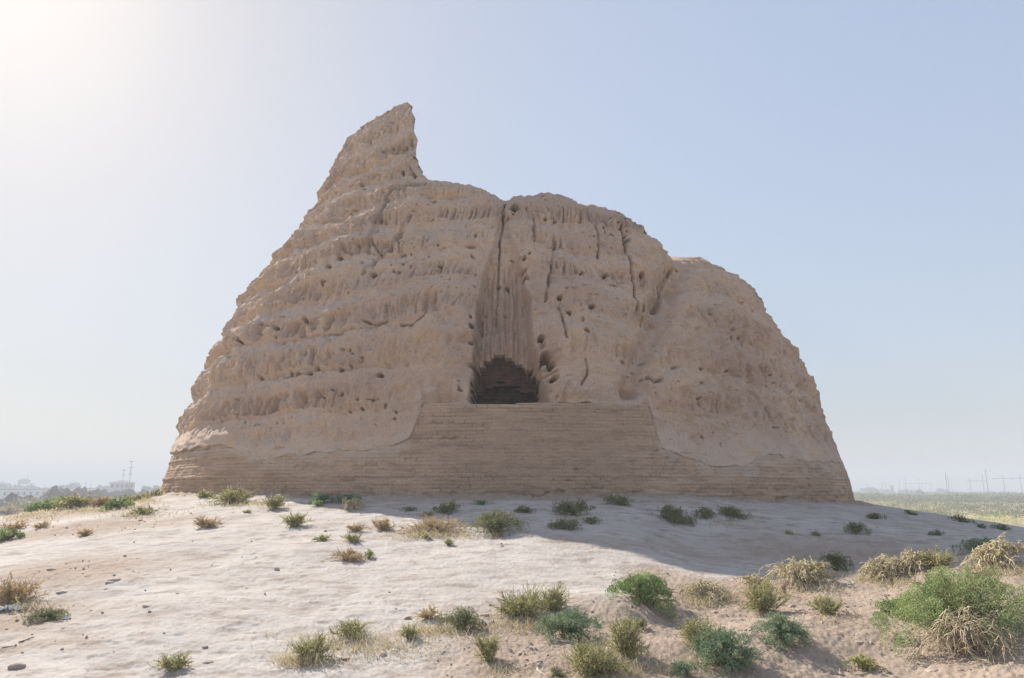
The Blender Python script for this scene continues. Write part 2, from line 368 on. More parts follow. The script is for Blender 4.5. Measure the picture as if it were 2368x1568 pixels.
def seg_dist(u, v, pts):
    d = np.full(u.shape, 1e9)
    for (x0, y0), (x1, y1) in zip(pts[:-1], pts[1:]):
        L2 = (x1 - x0) ** 2 + (y1 - y0) ** 2; t = np.clip(((u - x0) * (x1 - x0) + (v - y0) * (y1 - y0)) / L2, 0, 1)
        d = np.minimum(d, np.hypot(u - x0 - t * (x1 - x0), v - y0 - t * (y1 - y0)))
    return d
def build_shell(parent):
    nz = 640
    s = np.linspace(0, 1, nz)[:, None]
    Z = 0.9 + s * (ZT[None, :] - 0.9); T = np.broadcast_to(TH[None, :], Z.shape)
    Rb = base_R(T, Z)
    x = XC + Rb * np.cos(T); y = YC + Rb * np.sin(T)
    u, v = proj(x, y, Z)
    frontm = ((np.degrees(T) > -166) & (np.degrees(T) < -16)).astype(float)
    arc = T * 10.0
    # how strongly the face is weathered: smooth plaster just above the bricks
    hb = Z - ZB[None, :] + 0.38 * noise(arc / 1.1, Z / .9, 0 * Z, 61) + .12 * noise(arc / .3, Z / .3, 0 * Z, 62)
    panel = sst(960, 990, u) * sst(1530, 1500, u) * sst(880, 915, v) * (v < 1040)
    amp = sst(0.10, 0.60, hb + .5 * panel) * (0.75 + 0.25 * sst(.5, 2.0, hb))
    n1 = fbm(x / 2.4, y / 2.4, Z / 2.0, 3, 1)
    n2 = fbm(x / .62, y / .62, Z / .55, 3, 2)
    n3 = fbm(x / .17, y / .17, Z / .17, 3, 5)
    n4 = noise(arc / .10, Z / .16, 0 * Z, 66); spz = sst(11.2, 12.0, Z); n5 = noise(arc / .055, Z / .06, 0 * Z, 65)
    # weathered building lifts: each bulges above the next, warped, strongest on the left flank
    leftw = 0.34 + 0.66 * sst(-95, -125, np.degrees(T)) * sst(13.5, 12, Z) + 0.15 * sst(-60, -40, np.degrees(T))
    ph = (Z + 0.30 * noise(arc / 4.5, Z / 3, 0 * Z, 12) + 0.13 * noise(arc / .9, Z / 2, 0 * Z, 13) + .05 * noise(arc / .25, Z / 2, 0 * Z, 18)) / 1.12
    fr = ph - np.floor(ph)                                        # 0 bottom .. 1 top of a lift
    lift = np.where(fr < .16, fr / .16, np.where(fr < .52, 1 - .25 * (fr - .16) / .36, .75 * (1 - fr) / .48))   # undercut at the bottom, sloping back to a ledge
    k = 0.22 * leftw * (lift - 0.45) * (.55 + .9 * sst(-.4, .5, noise(arc / 3, np.floor(ph) * 3.7, 0 * Z, 26)))
    # rain flutes on the steep part of each lift
    warp = 0.18 * noise(arc / .9, Z / .9, 0 * Z, 14)
    lean = -0.25 * (np.degrees(T) + 90) / 60 * (Z - 6) * 0.35
    fl = noise((arc + warp + lean * .3) / .26, Z / 1.5, 0 * Z, 15); fl2 = noise((arc + warp) / .13, Z / .8, 0 * Z, 16)
    flute = -(np.maximum(0, 0.30 - np.abs(fl)) * 0.50 + np.maximum(0, 0.25 - np.abs(fl2)) * 0.28) * (0.04 + 1.0 * sst(.55, .85, lift)) * (.62 + .5 * sst(-95, -130, np.degrees(T)))
    # knobbly right flank
    fz1 = 0.50 + 1.0 * sst(-.15, .45, noise(arc / 2.2, Z / 1.3, 0 * Z, 25))
    rw = sst(-68, -50, np.degrees(T)) * sst(7.2, 5.0, Z)
    kn = noise(arc / .22, Z / .36, 0 * Z, 17)
    d = amp * (0.16 * n1 * (1 - .7 * spz) + 0.13 * n2 + 0.048 * n3 + .032 * n4 + .013 * n5 + k + flute * (1.05 + .5 * leftw) * fz1 - rw * 0.14 * sst(0.12, 0.5, kn))
    # finger-sized to fist-sized pits
    pitn = noise(arc / .13, Z / .12, 0 * Z, 19); zone = sst(-0.1, 0.5, noise(x / 1.5, y / 1.5, Z / .7, 20))
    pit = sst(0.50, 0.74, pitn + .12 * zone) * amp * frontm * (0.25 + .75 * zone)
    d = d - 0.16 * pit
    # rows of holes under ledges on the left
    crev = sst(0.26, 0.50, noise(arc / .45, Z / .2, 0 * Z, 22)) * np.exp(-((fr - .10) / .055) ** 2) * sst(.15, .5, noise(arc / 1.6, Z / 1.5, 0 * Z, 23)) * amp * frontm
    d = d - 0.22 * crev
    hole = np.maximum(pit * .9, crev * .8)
    rng = np.random.RandomState(3)
    H = [(1190, 478, 9, .7), (1490, 543, 5, .35), (1620, 657, 5, .35), (922, 631, 5, .3), (863, 636, 6, .3), (744, 652, 6, .3), (1020, 627, 4, .25), (1217, 641, 6, .35),
         (1213, 624, 6, .3), (1150, 640, 4, .3), (1172, 641, 5, .25), (1212, 598, 4, .25), (1396, 513, 5, .25), (1284, 511, 5, .3), (876, 866, 7, .3), (790, 858, 5, .3), (733, 851, 5, .3),
         (1618, 856, 5, .3), (1092, 765, 5, .35), (1090, 740, 4, .3), (1088, 800, 5, .3), (1279, 885, 8, .5), (1345, 637, 5, .25), (1262, 505, 4, .25), (1094, 850, 8, .35), (1250, 790, 8, .3),
         (838, 430, 4, .25), (1005, 468, 4, .2), (930, 400, 4, .3), (955, 402, 4, .25), (905, 340, 4, .25), (880, 345, 4, .25), (920, 560, 5, .25), (1100, 545, 4, .25), (1065, 490, 4, .2), (790, 600, 5, .3), (760, 618, 5, .3), (1500, 700, 5, .25), (1553, 745, 5, .25), (1450, 560, 5, .25), (1360, 725, 6, .3), (1345, 785, 6, .3), (1310, 740, 6, .3), (1290, 700, 5, .25),
         (560, 790, 5, .25), (640, 760, 5, .25), (700, 735, 5, .25), (690, 865, 6, .3), (670, 862, 5, .25), (712, 862, 5, .25), (596, 870, 5, .2), (1400, 640, 6, .2), (1260, 830, 12, .3), (1275, 845, 10, .3), (1480, 640, 5, .2), (1702, 770, 5, .2), (1680, 860, 5, .25), (1760, 850, 6, .25), (1855, 880, 5, .2)]
    for hx, hy, hr, hd in H:
        q = np.hypot((u - hx) / 1.0, (v - hy) / 0.9) + 3.0 * n3 + 2.0 * n4
        m = sst(hr * 1.25, hr * .55, q) * frontm
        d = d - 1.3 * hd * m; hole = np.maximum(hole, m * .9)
    wob = 3.0 * noise(x / .25, y / .25, Z / .25, 71)
    for pts, wpx, dep in (([(1166, 458), (1163, 500), (1157, 545), (1152, 600), (1149, 660), (1144, 700), (1140, 745)], 2.4, .24), ([(1433, 515), (1442, 560), (1450, 620), (1462, 665), (1473, 705), (1481, 752)], 2.6, .26),
                          ([(1376, 520), (1384, 560), (1381, 600)], 2.2, .15), ([(845, 747), (880, 752), (900, 745)], 2.6, .22), ([(930, 754), (960, 756), (985, 744), (996, 735)], 2.6, .22), ([(1560, 620), (1545, 650), (1537, 700)], 5, .25),
                          ([(1290, 720), (1300, 770), (1303, 800)], 2.2, .14), ([(1340, 900), (1350, 880), (1345, 850)], 2.5, .12), ([(860, 560), (880, 590), (840, 640)], 3, .10), ([(1500, 870), (1515, 882), (1530, 878)], 3, .18),
                          ([(1106, 700), (1100, 780), (1096, 860), (1086, 925)], 3.5, .22), ([(950, 500), (905, 560), (860, 620)], 5, .10), ([(980, 420), (905, 440), (880, 500), (850, 560)], 7, .16),
                          ([(650, 870), (690, 868), (715, 862)], 3, .15), ([(1283, 560), (1270, 640), (1262, 700)], 3, .10), ([(1235, 500), (1236, 560)], 2.5, .10)):
        q = seg_dist(u + wob, v, pts); m = sst(wpx * 1.5, wpx * .4, q) * frontm * (0.45 + .55 * sst(-.3, .2, noise(arc / .2, Z / .35, 0 * Z, 73)))
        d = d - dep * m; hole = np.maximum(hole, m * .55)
    # the wide gully on the right
    q = seg_dist(u + 2.6 * wob + 14 * noise(x / 1.1, y / 1.1, Z / .8, 83), v, [(1580, 600), (1552, 640), (1530, 710), (1505, 770), (1475, 840), (1455, 900), (1450, 930)])
    gul = sst(44, 3, q) * frontm * sst(935, 900, v) * (.25 + .75 * sst(600, 650, v)); d = d * (1 - .35 * sst(26, 2, q) * frontm) - (0.40 + .20 * sst(.0, .4, noise(x / .7, y / .7, Z / .6, 84)) + .14 * sst(720, 620, v)) * gul + .30 * np.exp(-(((u - 1640) / 90) ** 2 + ((v - 760) / 120) ** 2)) * frontm + .25 * np.exp(-(((u - 1480) / 50) ** 2 + ((v - 620) / 90) ** 2)) * frontm
    # second shoulder: the face left of the gully stands forward at the foot, right of it too
    d = d + 0.55 * np.exp(-(((u - 1335) / 85) ** 2 + ((v - 780) / 160) ** 2)) * frontm
    d = d + 0.45 * np.exp(-(((u - 1020) / 80) ** 2 + ((v - 760) / 190) ** 2)) * frontm
    # the tall broken recess over the arch
    le = np.interp(v, [440, 480, 560, 640, 700, 800, 900, 940], [1163, 1158, 1142, 1114, 1107, 1100, 1093, 1090]) + 2.0 * wob / 3 + 3.0 * noise(x / .3, y / .3, Z / .13, 76)
    ri = np.interp(v, [440, 480, 560, 640, 700, 800, 840, 900, 940], [1165, 1172, 1190, 1214, 1226, 1236, 1248, 1268, 1275]) + 3.0 * wob / 3 + 5 * noise(x / .6, y / .6, Z / .5, 75)
    inr = sst(-1, 4, u - le) * sst(-2, 9, ri - u) * frontm
    dpt = np.interp(v, [440, 520, 600, 640, 700, 800, 935], [.03, .12, .28, .46, .64, .80, .90])
    stri = -.30 * np.maximum(0, .25 - np.abs(noise(arc / .16, Z / 2.6, 0 * Z, 77))) * 1.6 - .16 * np.maximum(0, .2 - np.abs(noise(arc / .08, Z / 1.2, 0 * Z, 78))) * 1.6 + .03 * n4
    d = d * (1 - .7 * inr * sst(560, 670, v)) + inr * (-dpt + stri * sst(560, 660, v) - 0.05 * sst(.2, .5, noise(arc / .4, Z / .3, 0 * Z, 79)))
    # bottom-right of the recess: exposed ragged bricks
    q = np.exp(-(((u - 1262) / 26) ** 2 + ((v - 850) / 42) ** 2)) * frontm
    cz = np.floor(Z / .09); bi = np.floor(arc / .22 + .5 * (cz % 2)); d = d - q * (0.14 + 0.40 * hash1(cz + 50, bi + 900))
    d = d + 0.0
    # rounded crest
    wr = 0.8; qq = np.clip((Z - (ZT[None, :] - wr)) / wr, 0, 1); rnd = (1 - sst(11.0, 12.2, ZT))[None, :] * 0.62 * wr * (1 - np.sqrt(np.maximum(0, 1 - qq * qq * .98)))
    # spire stands a little behind the crest of the front wall
    spm = sst(-119, -122, np.degrees(T)) * sst(-152, -138, np.degrees(T)) * sst(11.0, 11.7, Z + .3 * (np.degrees(T) + 120) / 10)
    d = d - 0.12 * spm
    # plaster fillet over the proud brick facing
    fil = (1 - panel) * sst(.75, .0, Z - ZB[None, :]) * (0.088 + .10 * sst(-120, -140, np.degrees(T)) + .035 * noise(arc / .35, Z / .15, 0 * Z, 67)) - panel * (.13 + .05 * noise(arc / .4, Z / .3, 0 * Z, 69)) * sst(.24, .03, Z - ZB[None, :])
    under = (Z < ZB[None, :] - 0.10 * (1 - panel) - .02 + .05 * noise(arc / .25, 0 * Z, 0 * Z, 68))
    d = np.where(under, -0.16, d + fil)
    Rr = Rb + d * 0.93 - rnd; Zz = Z + d * 0.30 * (~under)
    x = XC + Rr * np.cos(T); y = YC + Rr * np.sin(T)
    # arch: the face inside it is pushed deep into the wall, in brick-high steps
    sz = np.floor(Zz / .085) * .085; sx = np.floor((x + .06 * (np.floor(Zz / .085) % 2)) / .13) * .13
    yq = y; su, sv = proj(sx + .065, yq, sz + .04)
    ax = [p[0] for p in ARCH[2:-1]]; ay = [p[1] for p in ARCH[2:-1]]
    ina = (sv > np.interp(su, ax, ay, left=2000, right=2000)) & (u > 1040) & (u < 1300) & (v < 940) & (Z > 2.0) & (frontm > 0)
    y = np.where(ina, y + 3.1 + (YC - 28) * 0, y)
    low = ina & (v > 930); Zz = np.where(low, np.minimum(Zz, 3.3), Zz)
    V = np.stack([x, y, Zz], -1)
    dust = np.maximum(sst(.8, .1, hb) * .5, gul * .45) * sst(-0.5, .3, n2)
    dust = np.maximum(dust, amp * sst(.55, .95, fr) * leftw * .6)
    Rtop = Rr[-1]; th1 = TH
    rin = np.maximum(Rtop - 1.5, 0.5); dd = DEG % 360 - 360
    cut = np.minimum((3.95 + .15 * noise(th1 * 9, 0 * th1, 0 * th1, 82)) / np.maximum(.2, -np.cos(th1)), Rtop - .12)
    rin = np.where((dd < -165) & (dd > -235), np.maximum(Rtop - 2.2, cut), rin)
    horn = (dd <= -100) & (dd >= -165)
    extra = []
    for f, dz in ((.25, .10), (.6, .12), (1.0, .0)): 
        r = Rtop * (1 - f) + rin * f; extra.append((r, Zz[-1] + dz + .06 * noise(th1 * 20, r, 0 * r, 80)))
    extra.append((rin - .2, np.minimum(Zz[-1] - .8, 9.6))); extra.append((rin * .5, np.full_like(rin, 8.2))); extra.append((rin * .01, np.full_like(rin, 8.0)))
    E = []
    for q, (r, z) in enumerate(extra):
        ex = XC + r * np.cos(th1); ey = YC + r * np.sin(th1)
        if q < 4:                                                 # the horn's inner face runs straight back instead of towards the axis
            f = (.25, .6, 1.0, 1.05)[q] * 1.6; tx = XC + Rtop * np.cos(th1); ty = YC + Rtop * np.sin(th1)
            ex = np.where(horn, tx * (1 + f / ty) - .05 * f, ex); ey = np.where(horn, ty + f, ey)
        E.append(np.stack([ex, ey, z], -1))
    E = np.stack(E)
    V = np.concatenate([V, E]); n_ex = len(extra); pad = np.zeros((n_ex, len(TH)))
    nr = V.shape[0]
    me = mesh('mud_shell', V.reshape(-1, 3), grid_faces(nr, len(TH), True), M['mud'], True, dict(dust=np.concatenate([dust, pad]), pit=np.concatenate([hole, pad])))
    return obj('mud_shell', me, parent)
def build_brick_facing(parent):
    hc = 0.086
    deg = np.concatenate([np.arange(-360, -166, 0.9), np.arange(-166, -16, 0.075), np.arange(-16, 0, 0.9)]); th = np.radians(deg)
    zb = rag(th, zbrick_fn(th)); zb = np.where(zb > 3.28, zb, zb + .05 * np.round(2 * noise(th * 18, 0 * th, 0 * th, 90)))
    zz = np.concatenate([[0.9], np.arange(1.15, 3.75, 0.0143)])
    Z, T = np.meshgrid(zz, th, indexing='ij'); zbm = zb[None, :]
    Zc = np.minimum(Z, zbm)
    arc = T * 12; wav = 0.018 * noise(arc / 1.3, Zc / 3, 0 * Zc, 91) + .012 * noise(arc / .35, Zc / 3, 0 * Zc, 99)
    zq = (Zc + wav) / hc; c = np.floor(zq); fz = zq - c
    q = arc / .27 + 0.5 * (c % 2) + .4 * hash1(c + 3, c); b = np.floor(q); fb = q - b
    R0 = base_R(T, (c + .5) * hc) * .85 + base_R(T, Zc) * .15 + 0.075
    jz = sst(.14, .0, np.minimum(fz, 1 - fz)); jb = sst(.05, .0, np.minimum(fb, 1 - fb))
    hh = hash1(c, b + 4000); ch = hash1(c + 77, c * 3 + 5)
    vis = sst(-.35, .25, noise(arc / 1.6, Zc / .35, 0 * Zc, 92))
    d = -0.020 * jz * (.5 + .5 * vis) - 0.030 * jb * (hh > .35) * vis + (hh - .5) * 0.012 + (ch - .5) * .016 + .03 * (ch > .72) * sst(-110, -130, np.degrees(T)) + .010 * (.5 - fz)
    d = d + 0.02 * fbm(arc / .5, Zc / .3, 0 * Zc, 3, 93) + 0.010 * noise(arc / .07, Zc / .05, 0 * Zc, 94)
    d = d - 0.05 * sst(.35, .6, noise(arc / .30, Zc / .12, 0 * Zc, 95)) * sst(0, .4, noise(arc / 2, Zc / .6, 0 * Zc, 96))
    d = d - 0.05 * sst(1.75, 1.45, Zc) * sst(-.1, .4, noise(arc / .3, Zc / .2, 0 * Zc, 97))
    R = R0 + d
    tone = .25 * jz * vis + .45 * jb * (hh > .35) * vis + .35 * sst(.1, .5, noise(arc / .8, Zc / .10, 0 * Zc, 98)) + .3 * (hh > .9) + .12 * sst(1.9, 1.4, Zc)
    dust = .6 * ((ch > .82) | (ch < .1)) * sst(.72, 1, fz) * sst(0, .4, noise(arc / .9, c * 3.3, 0 * Zc, 100))
    dust = np.maximum(dust, .9 * sst(.45, .0, zbm - Zc + .35 * noise(arc / .5, Zc / .2, 0 * Zc, 101)) * (zbm < 3.2) + .5 * sst(.08, 0, zbm - Zc) * (zbm >= 3.2))
    V = np.stack([XC + R * np.cos(T), YC + R * np.sin(T), Zc], -1)
    Rc = R[-1] - .45; cap = np.stack([XC + Rc * np.cos(th), YC + Rc * np.sin(th), zb + .015], -1)[None]
    F1 = grid_faces(len(zz), len(th), True); keep = Z.reshape(-1)[F1[:, 0]] < np.maximum(zbm + 0 * Z, 0).reshape(-1)[F1[:, 0]] + .0
    n0 = Z.size; last = (len(zz) - 1) * len(th); i = np.arange(len(th)); j = (i + 1) % len(th)
    Fcap = np.stack([last + i, last + j, n0 + j, n0 + i], 1)
    V = np.concatenate([V, cap]); z1 = np.zeros((1, len(th)))
    me = mesh('brick_facing', V.reshape(-1, 3), np.vstack([F1[keep], Fcap]), M['brick'], True, dict(tone=np.concatenate([np.clip(tone, 0, 1), z1]), dust=np.concatenate([dust, z1 + .7])))
    return obj('brick_facing', me, parent)
ruin = empty('ice_house_ruin', (XC, YC, 1.4), 'huge eroded mud brick dome with a broken horn and a dark arched opening', 'ruin')
def place_child(o):                                              # children are built in world space
    o.matrix_parent_inverse = ruin.matrix_world.inverted() if False else o.matrix_parent_inverse
    o.location = (-XC, -YC, -1.4); return o
place_child(build_shell(ruin)); place_child(build_brick_facing(ruin))
def brick_wall(name, x0, x1, z0, z1, y, cut, mat, seed):
    rng = np.random.RandomState(seed); mb = MB(); h = .056; z = z0; r = 0
    while z < z1:
        x = x0 - rng.uniform(0, .25) - .13 * (r % 2)
        while x < x1:
            w = rng.uniform(.20, .27)
            if not cut(x + w / 2, z + h / 2): mb.box((x + w / 2, y + rng.uniform(-.010, .010) + .15, z + h / 2), (w - .009, .3, h - .009), .005, rng)
            x += w
        z += h; r += 1
    return place_child(mb.build(name, mat, ruin))
ya = YC - 11.3
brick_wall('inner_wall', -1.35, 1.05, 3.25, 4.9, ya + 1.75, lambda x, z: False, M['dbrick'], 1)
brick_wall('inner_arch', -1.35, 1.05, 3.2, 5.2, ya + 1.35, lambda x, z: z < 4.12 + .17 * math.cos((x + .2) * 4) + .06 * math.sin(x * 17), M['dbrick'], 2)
# ---------------------------------------------------------------- plants
def tubes(P, r0, r1, n=3):
    """P (k, m, 3) polylines -> tapered tubes"""
    k, m, _ = P.shape
    t = np.gradient(P, axis=1); t /= np.linalg.norm(t, axis=2, keepdims=True) + 1e-9
    ref = np.array([.37, .21, .9]); u = np.cross(t, ref); u /= np.linalg.norm(u, axis=2, keepdims=True) + 1e-9; w = np.cross(t, u)
    rad = (r0 + (r1 - r0) * np.linspace(0, 1, m))[None, :, None, None] if np.isscalar(r0) else (r0[:, None] + (r1 - r0)[:, None] * np.linspace(0, 1, m)[None])[:, :, None, None]
    a = np.arange(n) * 2 * np.pi / n
    V = P[:, :, None, :] + rad * (np.cos(a)[None, None, :, None] * u[:, :, None, :] + np.sin(a)[None, None, :, None] * w[:, :, None, :])
    idx = np.arange(k * m * n).reshape(k, m, n); nx = np.roll(idx, -1, axis=2)
    Fc = np.stack([idx[:, :-1], nx[:, :-1], nx[:, 1:], idx[:, 1:]], -1).reshape(-1, 4)
    return V.reshape(-1, 3), Fc
def bez(a, b, c, m):
    t = np.linspace(0, 1, m)[None, :, None]
    return a[:, None] * (1 - t) ** 2 + 2 * b[:, None] * t * (1 - t) + c[:, None] * t ** 2
def leaves(rng, pos, dirs, ll, lw):
    n = len(pos); d = dirs + rng.normal(0, .55, (n, 3)); d /= np.linalg.norm(d, axis=1, keepdims=True) + 1e-9
    sd = np.cross(d, rng.normal(size=(n, 3))); sd /= np.linalg.norm(sd, axis=1, keepdims=True) + 1e-9
    l = (ll * rng.uniform(.6, 1.4, n))[:, None]; w = (lw * rng.uniform(.6, 1.3, n))[:, None]
    V = np.stack([pos, pos + d * l * .45 + sd * w * .5, pos + d * l, pos + d * l * .45 - sd * w * .5], 1)
    return V.reshape(-1, 3), np.arange(4 * n).reshape(n, 4)
# kind: leaf material, stem material, stems, droop, leaf aspect, leaf density, twig length, bare stem fraction
KIND = {
 'G': ('green', 'gstem', 1.0, .10, 1.7, 2.6, .20, .25), 'B': ('blue', 'gstem', .9, .45, 2.2, 1.7, .20, .2), 'Y': ('yellow', 'gstem', 1.0, .0, 3.6, .85, .32, .25),
 'S': ('straw', 'stem', .9, .85, 2.8, .55, .24, .35), 'O': ('orange', 'stem', 1.0, .15, 2.8, 1.6, .24, .2), 'D': ('dark', 'gstem', 1.0, .2, 2.4, 1.4, .24, .2),
 'L': ('lime', 'gstem', .5, .9, 2.4, .9, .14, .3), 'X': ('straw', 'stem', .7, 1.0, 2.2, .10, .22, .5), 'T': ('tree', 'stem', .5, .0, 1.5, 1.3, .25, .2)}
PLANT_NAME = {'G': 'green_shrub', 'B': 'blue_green_shrub', 'Y': 'yellow_green_shrub', 'S': 'straw_shrub', 'O': 'golden_dry_shrub', 'D': 'olive_shrub', 'L': 'lime_green_weed', 'X': 'dead_shrub'}
def plant_geo(rng, W, H, D, kind, px_area, mpp):
    """W, H, D metres; mpp metres per picture pixel where it stands"""
    lm, sm, fs, droop, asp, dens, tw, bare = KIND[kind]
    ns = int(np.clip(math.sqrt(px_area) * (.9 if kind in 'GBD' else 1.5) * fs, 9, 120))
    ph = rng.uniform(0, 2 * np.pi, ns); rr = np.sqrt(rng.uniform(0.02, 1, ns)) * rng.uniform(.72, 1.06, ns)
    lob = 1 + .22 * np.sin(ph * 3 + rng.uniform(0, 6)) + .12 * np.sin(ph * 5 + rng.uniform(0, 6)); rr = rr * lob
    hz = np.sqrt(np.clip(1 - (rr / 1.2) ** 2, .03, 1)) * rng.uniform(.45, 1.0, ns) * (1 + .15 * np.sin(ph * 2 + 1))
    end = np.stack([np.cos(ph) * rr * W / 2, np.sin(ph) * rr * D / 2, hz * H * (1 - .55 * droop * rr)], 1)
    if kind in 'GBD': end *= .9
    base = np.stack([rng.normal(0, .06 * W, ns), rng.normal(0, .06 * D, ns), np.full(ns, -.02)], 1)
    ctl = base * .6 + end * .4; ctl[:, 2] = H * (.35 + .9 * droop) * rng.uniform(.6, 1.15, ns) * np.sqrt(np.clip(1.2 - rr * .5, .2, 1))
    m = 9; P = bez(base, ctl, end, m)
    P[:, 1:] += np.cumsum(rng.normal(0, .014 * (W + H) / 2 * (1 + droop), (ns, m - 1, 3)), 1)
    P[:, :, 2] = np.maximum(P[:, :, 2], -.01)
    sr = max(.0022, .28 * mpp) * (1.5 if kind in 'SXL' else 1)
    SV, SF = tubes(P, sr * 1.5, sr * .8)
    # twigs
    nt = int(ns * (9 if kind not in 'SX' else 5)); si = rng.randint(0, ns, nt); ti = rng.randint(int(m * bare) + 1, m, nt)
    a = P[si, ti]; tg = P[si, ti] - P[si, ti - 1]; tg /= np.linalg.norm(tg, axis=1, keepdims=True) + 1e-9
    dv = tg * .7 + rng.normal(0, .6, (nt, 3)) + np.array([0, 0, .25 * (1 - 1.5 * droop)]); dv /= np.linalg.norm(dv, axis=1, keepdims=True)
    tl = tw * (W + H) / 2 * rng.uniform(.35, 1.1, nt)[:, None]
    cc = a + dv * tl * .6 + rng.normal(0, .03, (nt, 3)) * W * .3; ee = a + dv * tl - np.array([0, 0, 1]) * tl * (.5 * droop); ee[:, 2] = np.maximum(ee[:, 2], .0)
    Q = bez(a, cc, ee, 5); TV, TF = tubes(Q, sr * .9, sr * .5)
    # leaves, thickest towards the outer twigs
    lw = max(.004, (.78 if kind in 'GBD' else .52) * mpp); ll = lw * asp
    nl = int(np.clip(px_area * 2.6 * dens, 60, 42000))
    n1 = int(nl * .72); qi = rng.randint(0, nt, n1); qt = rng.uniform(0.05, 1, n1) * 3.999; k = qt.astype(int); f = (qt - k)[:, None]
    pa = Q[qi, k] * (1 - f) + Q[qi, k + 1] * f; da = Q[qi, k + 1] - Q[qi, k]
    n2 = nl - n1; qi2 = rng.randint(0, ns, n2); qt = (bare + (1 - bare) * rng.uniform(0, 1, n2) ** .8) * (m - 1.001); k = qt.astype(int); f = (qt - k)[:, None]
    pb = P[qi2, k] * (1 - f) + P[qi2, k + 1] * f; db = P[qi2, k + 1] - P[qi2, k]
    pos = np.vstack([pa, pb]); dr = np.vstack([da, db]); dr /= np.linalg.norm(dr, axis=1, keepdims=True) + 1e-9
    pos = pos + rng.normal(0, lw * .8, pos.shape); LV, LF = leaves(rng, pos, dr, ll, lw)
    if kind in 'GBD':                                             # dense shrubs carry most of their leaves in small clumps all through the crown
        nc = int(np.clip(math.sqrt(px_area) * 1.1, 14, 110)); m_ = int(nl * (.75 if kind == 'G' else .55))
        pa_ = rng.uniform(0, 2 * np.pi, nc); cr = np.sqrt(rng.uniform(0, 1, nc)) * .98; el_ = rng.uniform(.45, 1, nc) ** .7
        lo = 1 + .16 * np.sin(pa_ * 3 + ph[0]) + .10 * np.sin(pa_ * 7 + ph[1])
        C_ = np.stack([np.cos(pa_) * cr * lo * W / 2, np.sin(pa_) * cr * lo * D / 2, H * .95 * el_ * np.sqrt(np.clip(1 - (cr * .98) ** 2, .05, 1)) * rng.uniform(.75, 1.05, nc)], 1)
        ci = rng.randint(0, nc, m_); off = rng.normal(0, 1, (m_, 3)); off /= np.linalg.norm(off, axis=1, keepdims=True) ** .8; rad_ = (.060 * (W + H) / 2 + 1.0 * lw) * rng.uniform(.6, 1.5, nc)
        pos[:m_] = C_[ci] + off * rad_[ci][:, None] * np.array([1, 1, .8]); dr[:m_] = off + np.array([0, 0, .6]); dr[:m_] /= np.linalg.norm(dr[:m_], axis=1, keepdims=True)
        st_c = rng.uniform(0, 1, nc)[ci]; LV, LF = leaves(rng, pos, dr, ll * .8, lw)
    LV[:, 2] = np.maximum(LV[:, 2], -.02)
    st = rng.uniform(0, 1, ns); stt = np.concatenate([st[si[qi]], st[qi2]])
    if kind in 'GBD': stt[:m_] = st_c
    tint = np.clip(stt * .8 + rng.uniform(-.3, .5, nl), 0, 1)
    SVv = np.vstack([SV, TV]); SFf = np.vstack([SF, TF + len(SV)])
    return (LV, LF, np.repeat(tint, 4)), (SVv, SFf, rng.uniform(0, 1, len(SVv)))
def slope_at(p):
    e = .15; gx = (ground_z(p[0] + e, p[1], True) - ground_z(p[0] - e, p[1], True)) / (2 * e); gy = (ground_z(p[0], p[1] + e, True) - ground_z(p[0], p[1] - e, True)) / (2 * e)
    return float(gx), float(gy)
PLANTS = []
def add_plant(i, px, py, w, h, kind, label, group):
    p, t = on_ground(px, py); mpp = t / 711.0; s = t / FP
    W = w * s * (.86 if kind in 'YS' else .92 if kind in 'GX' and w > 150 else 1); D = W * .8; H = max(.45 * h, h - .10 * w) * s * (.86 if kind in 'YS' else 1)
    rng = np.random.RandomState(1000 + i)
    c = p + np.array([p[0], p[1], 0]) / t * D * .35               # the foot of the picture outline is the near edge
    c[2] = float(ground_z(c[0], c[1]))
    (LV, LF, lt), (SV, SF, stn) = plant_geo(rng, W, H, D, kind, w * h * .187 * 1.25, mpp)
    gx, gy = slope_at(c); gx = np.clip(gx, -.5, .5); gy = np.clip(gy, -.5, .5)
    for V in (LV, SV): V[:, 2] += gx * V[:, 0] + gy * V[:, 1]
    e = empty(PLANT_NAME[kind], c, label, 'shrub', group)
    obj('foliage', mesh('foliage', LV, LF, M[KIND[kind][0]], False, dict(tint=lt)), e)
    obj('stems', mesh('stems', SV, SF, M[KIND[kind][1]], True, dict(tint=stn)), e)
GF = 'shrubs on the brown soil in the foreground'; GS = 'straw shrubs along the crest of the near bank'; GM = 'shrubs scattered on the sunlit mound'
GH = 'shrubs in the shade of the ruin'; GL = 'weeds along the left edge of the mound'
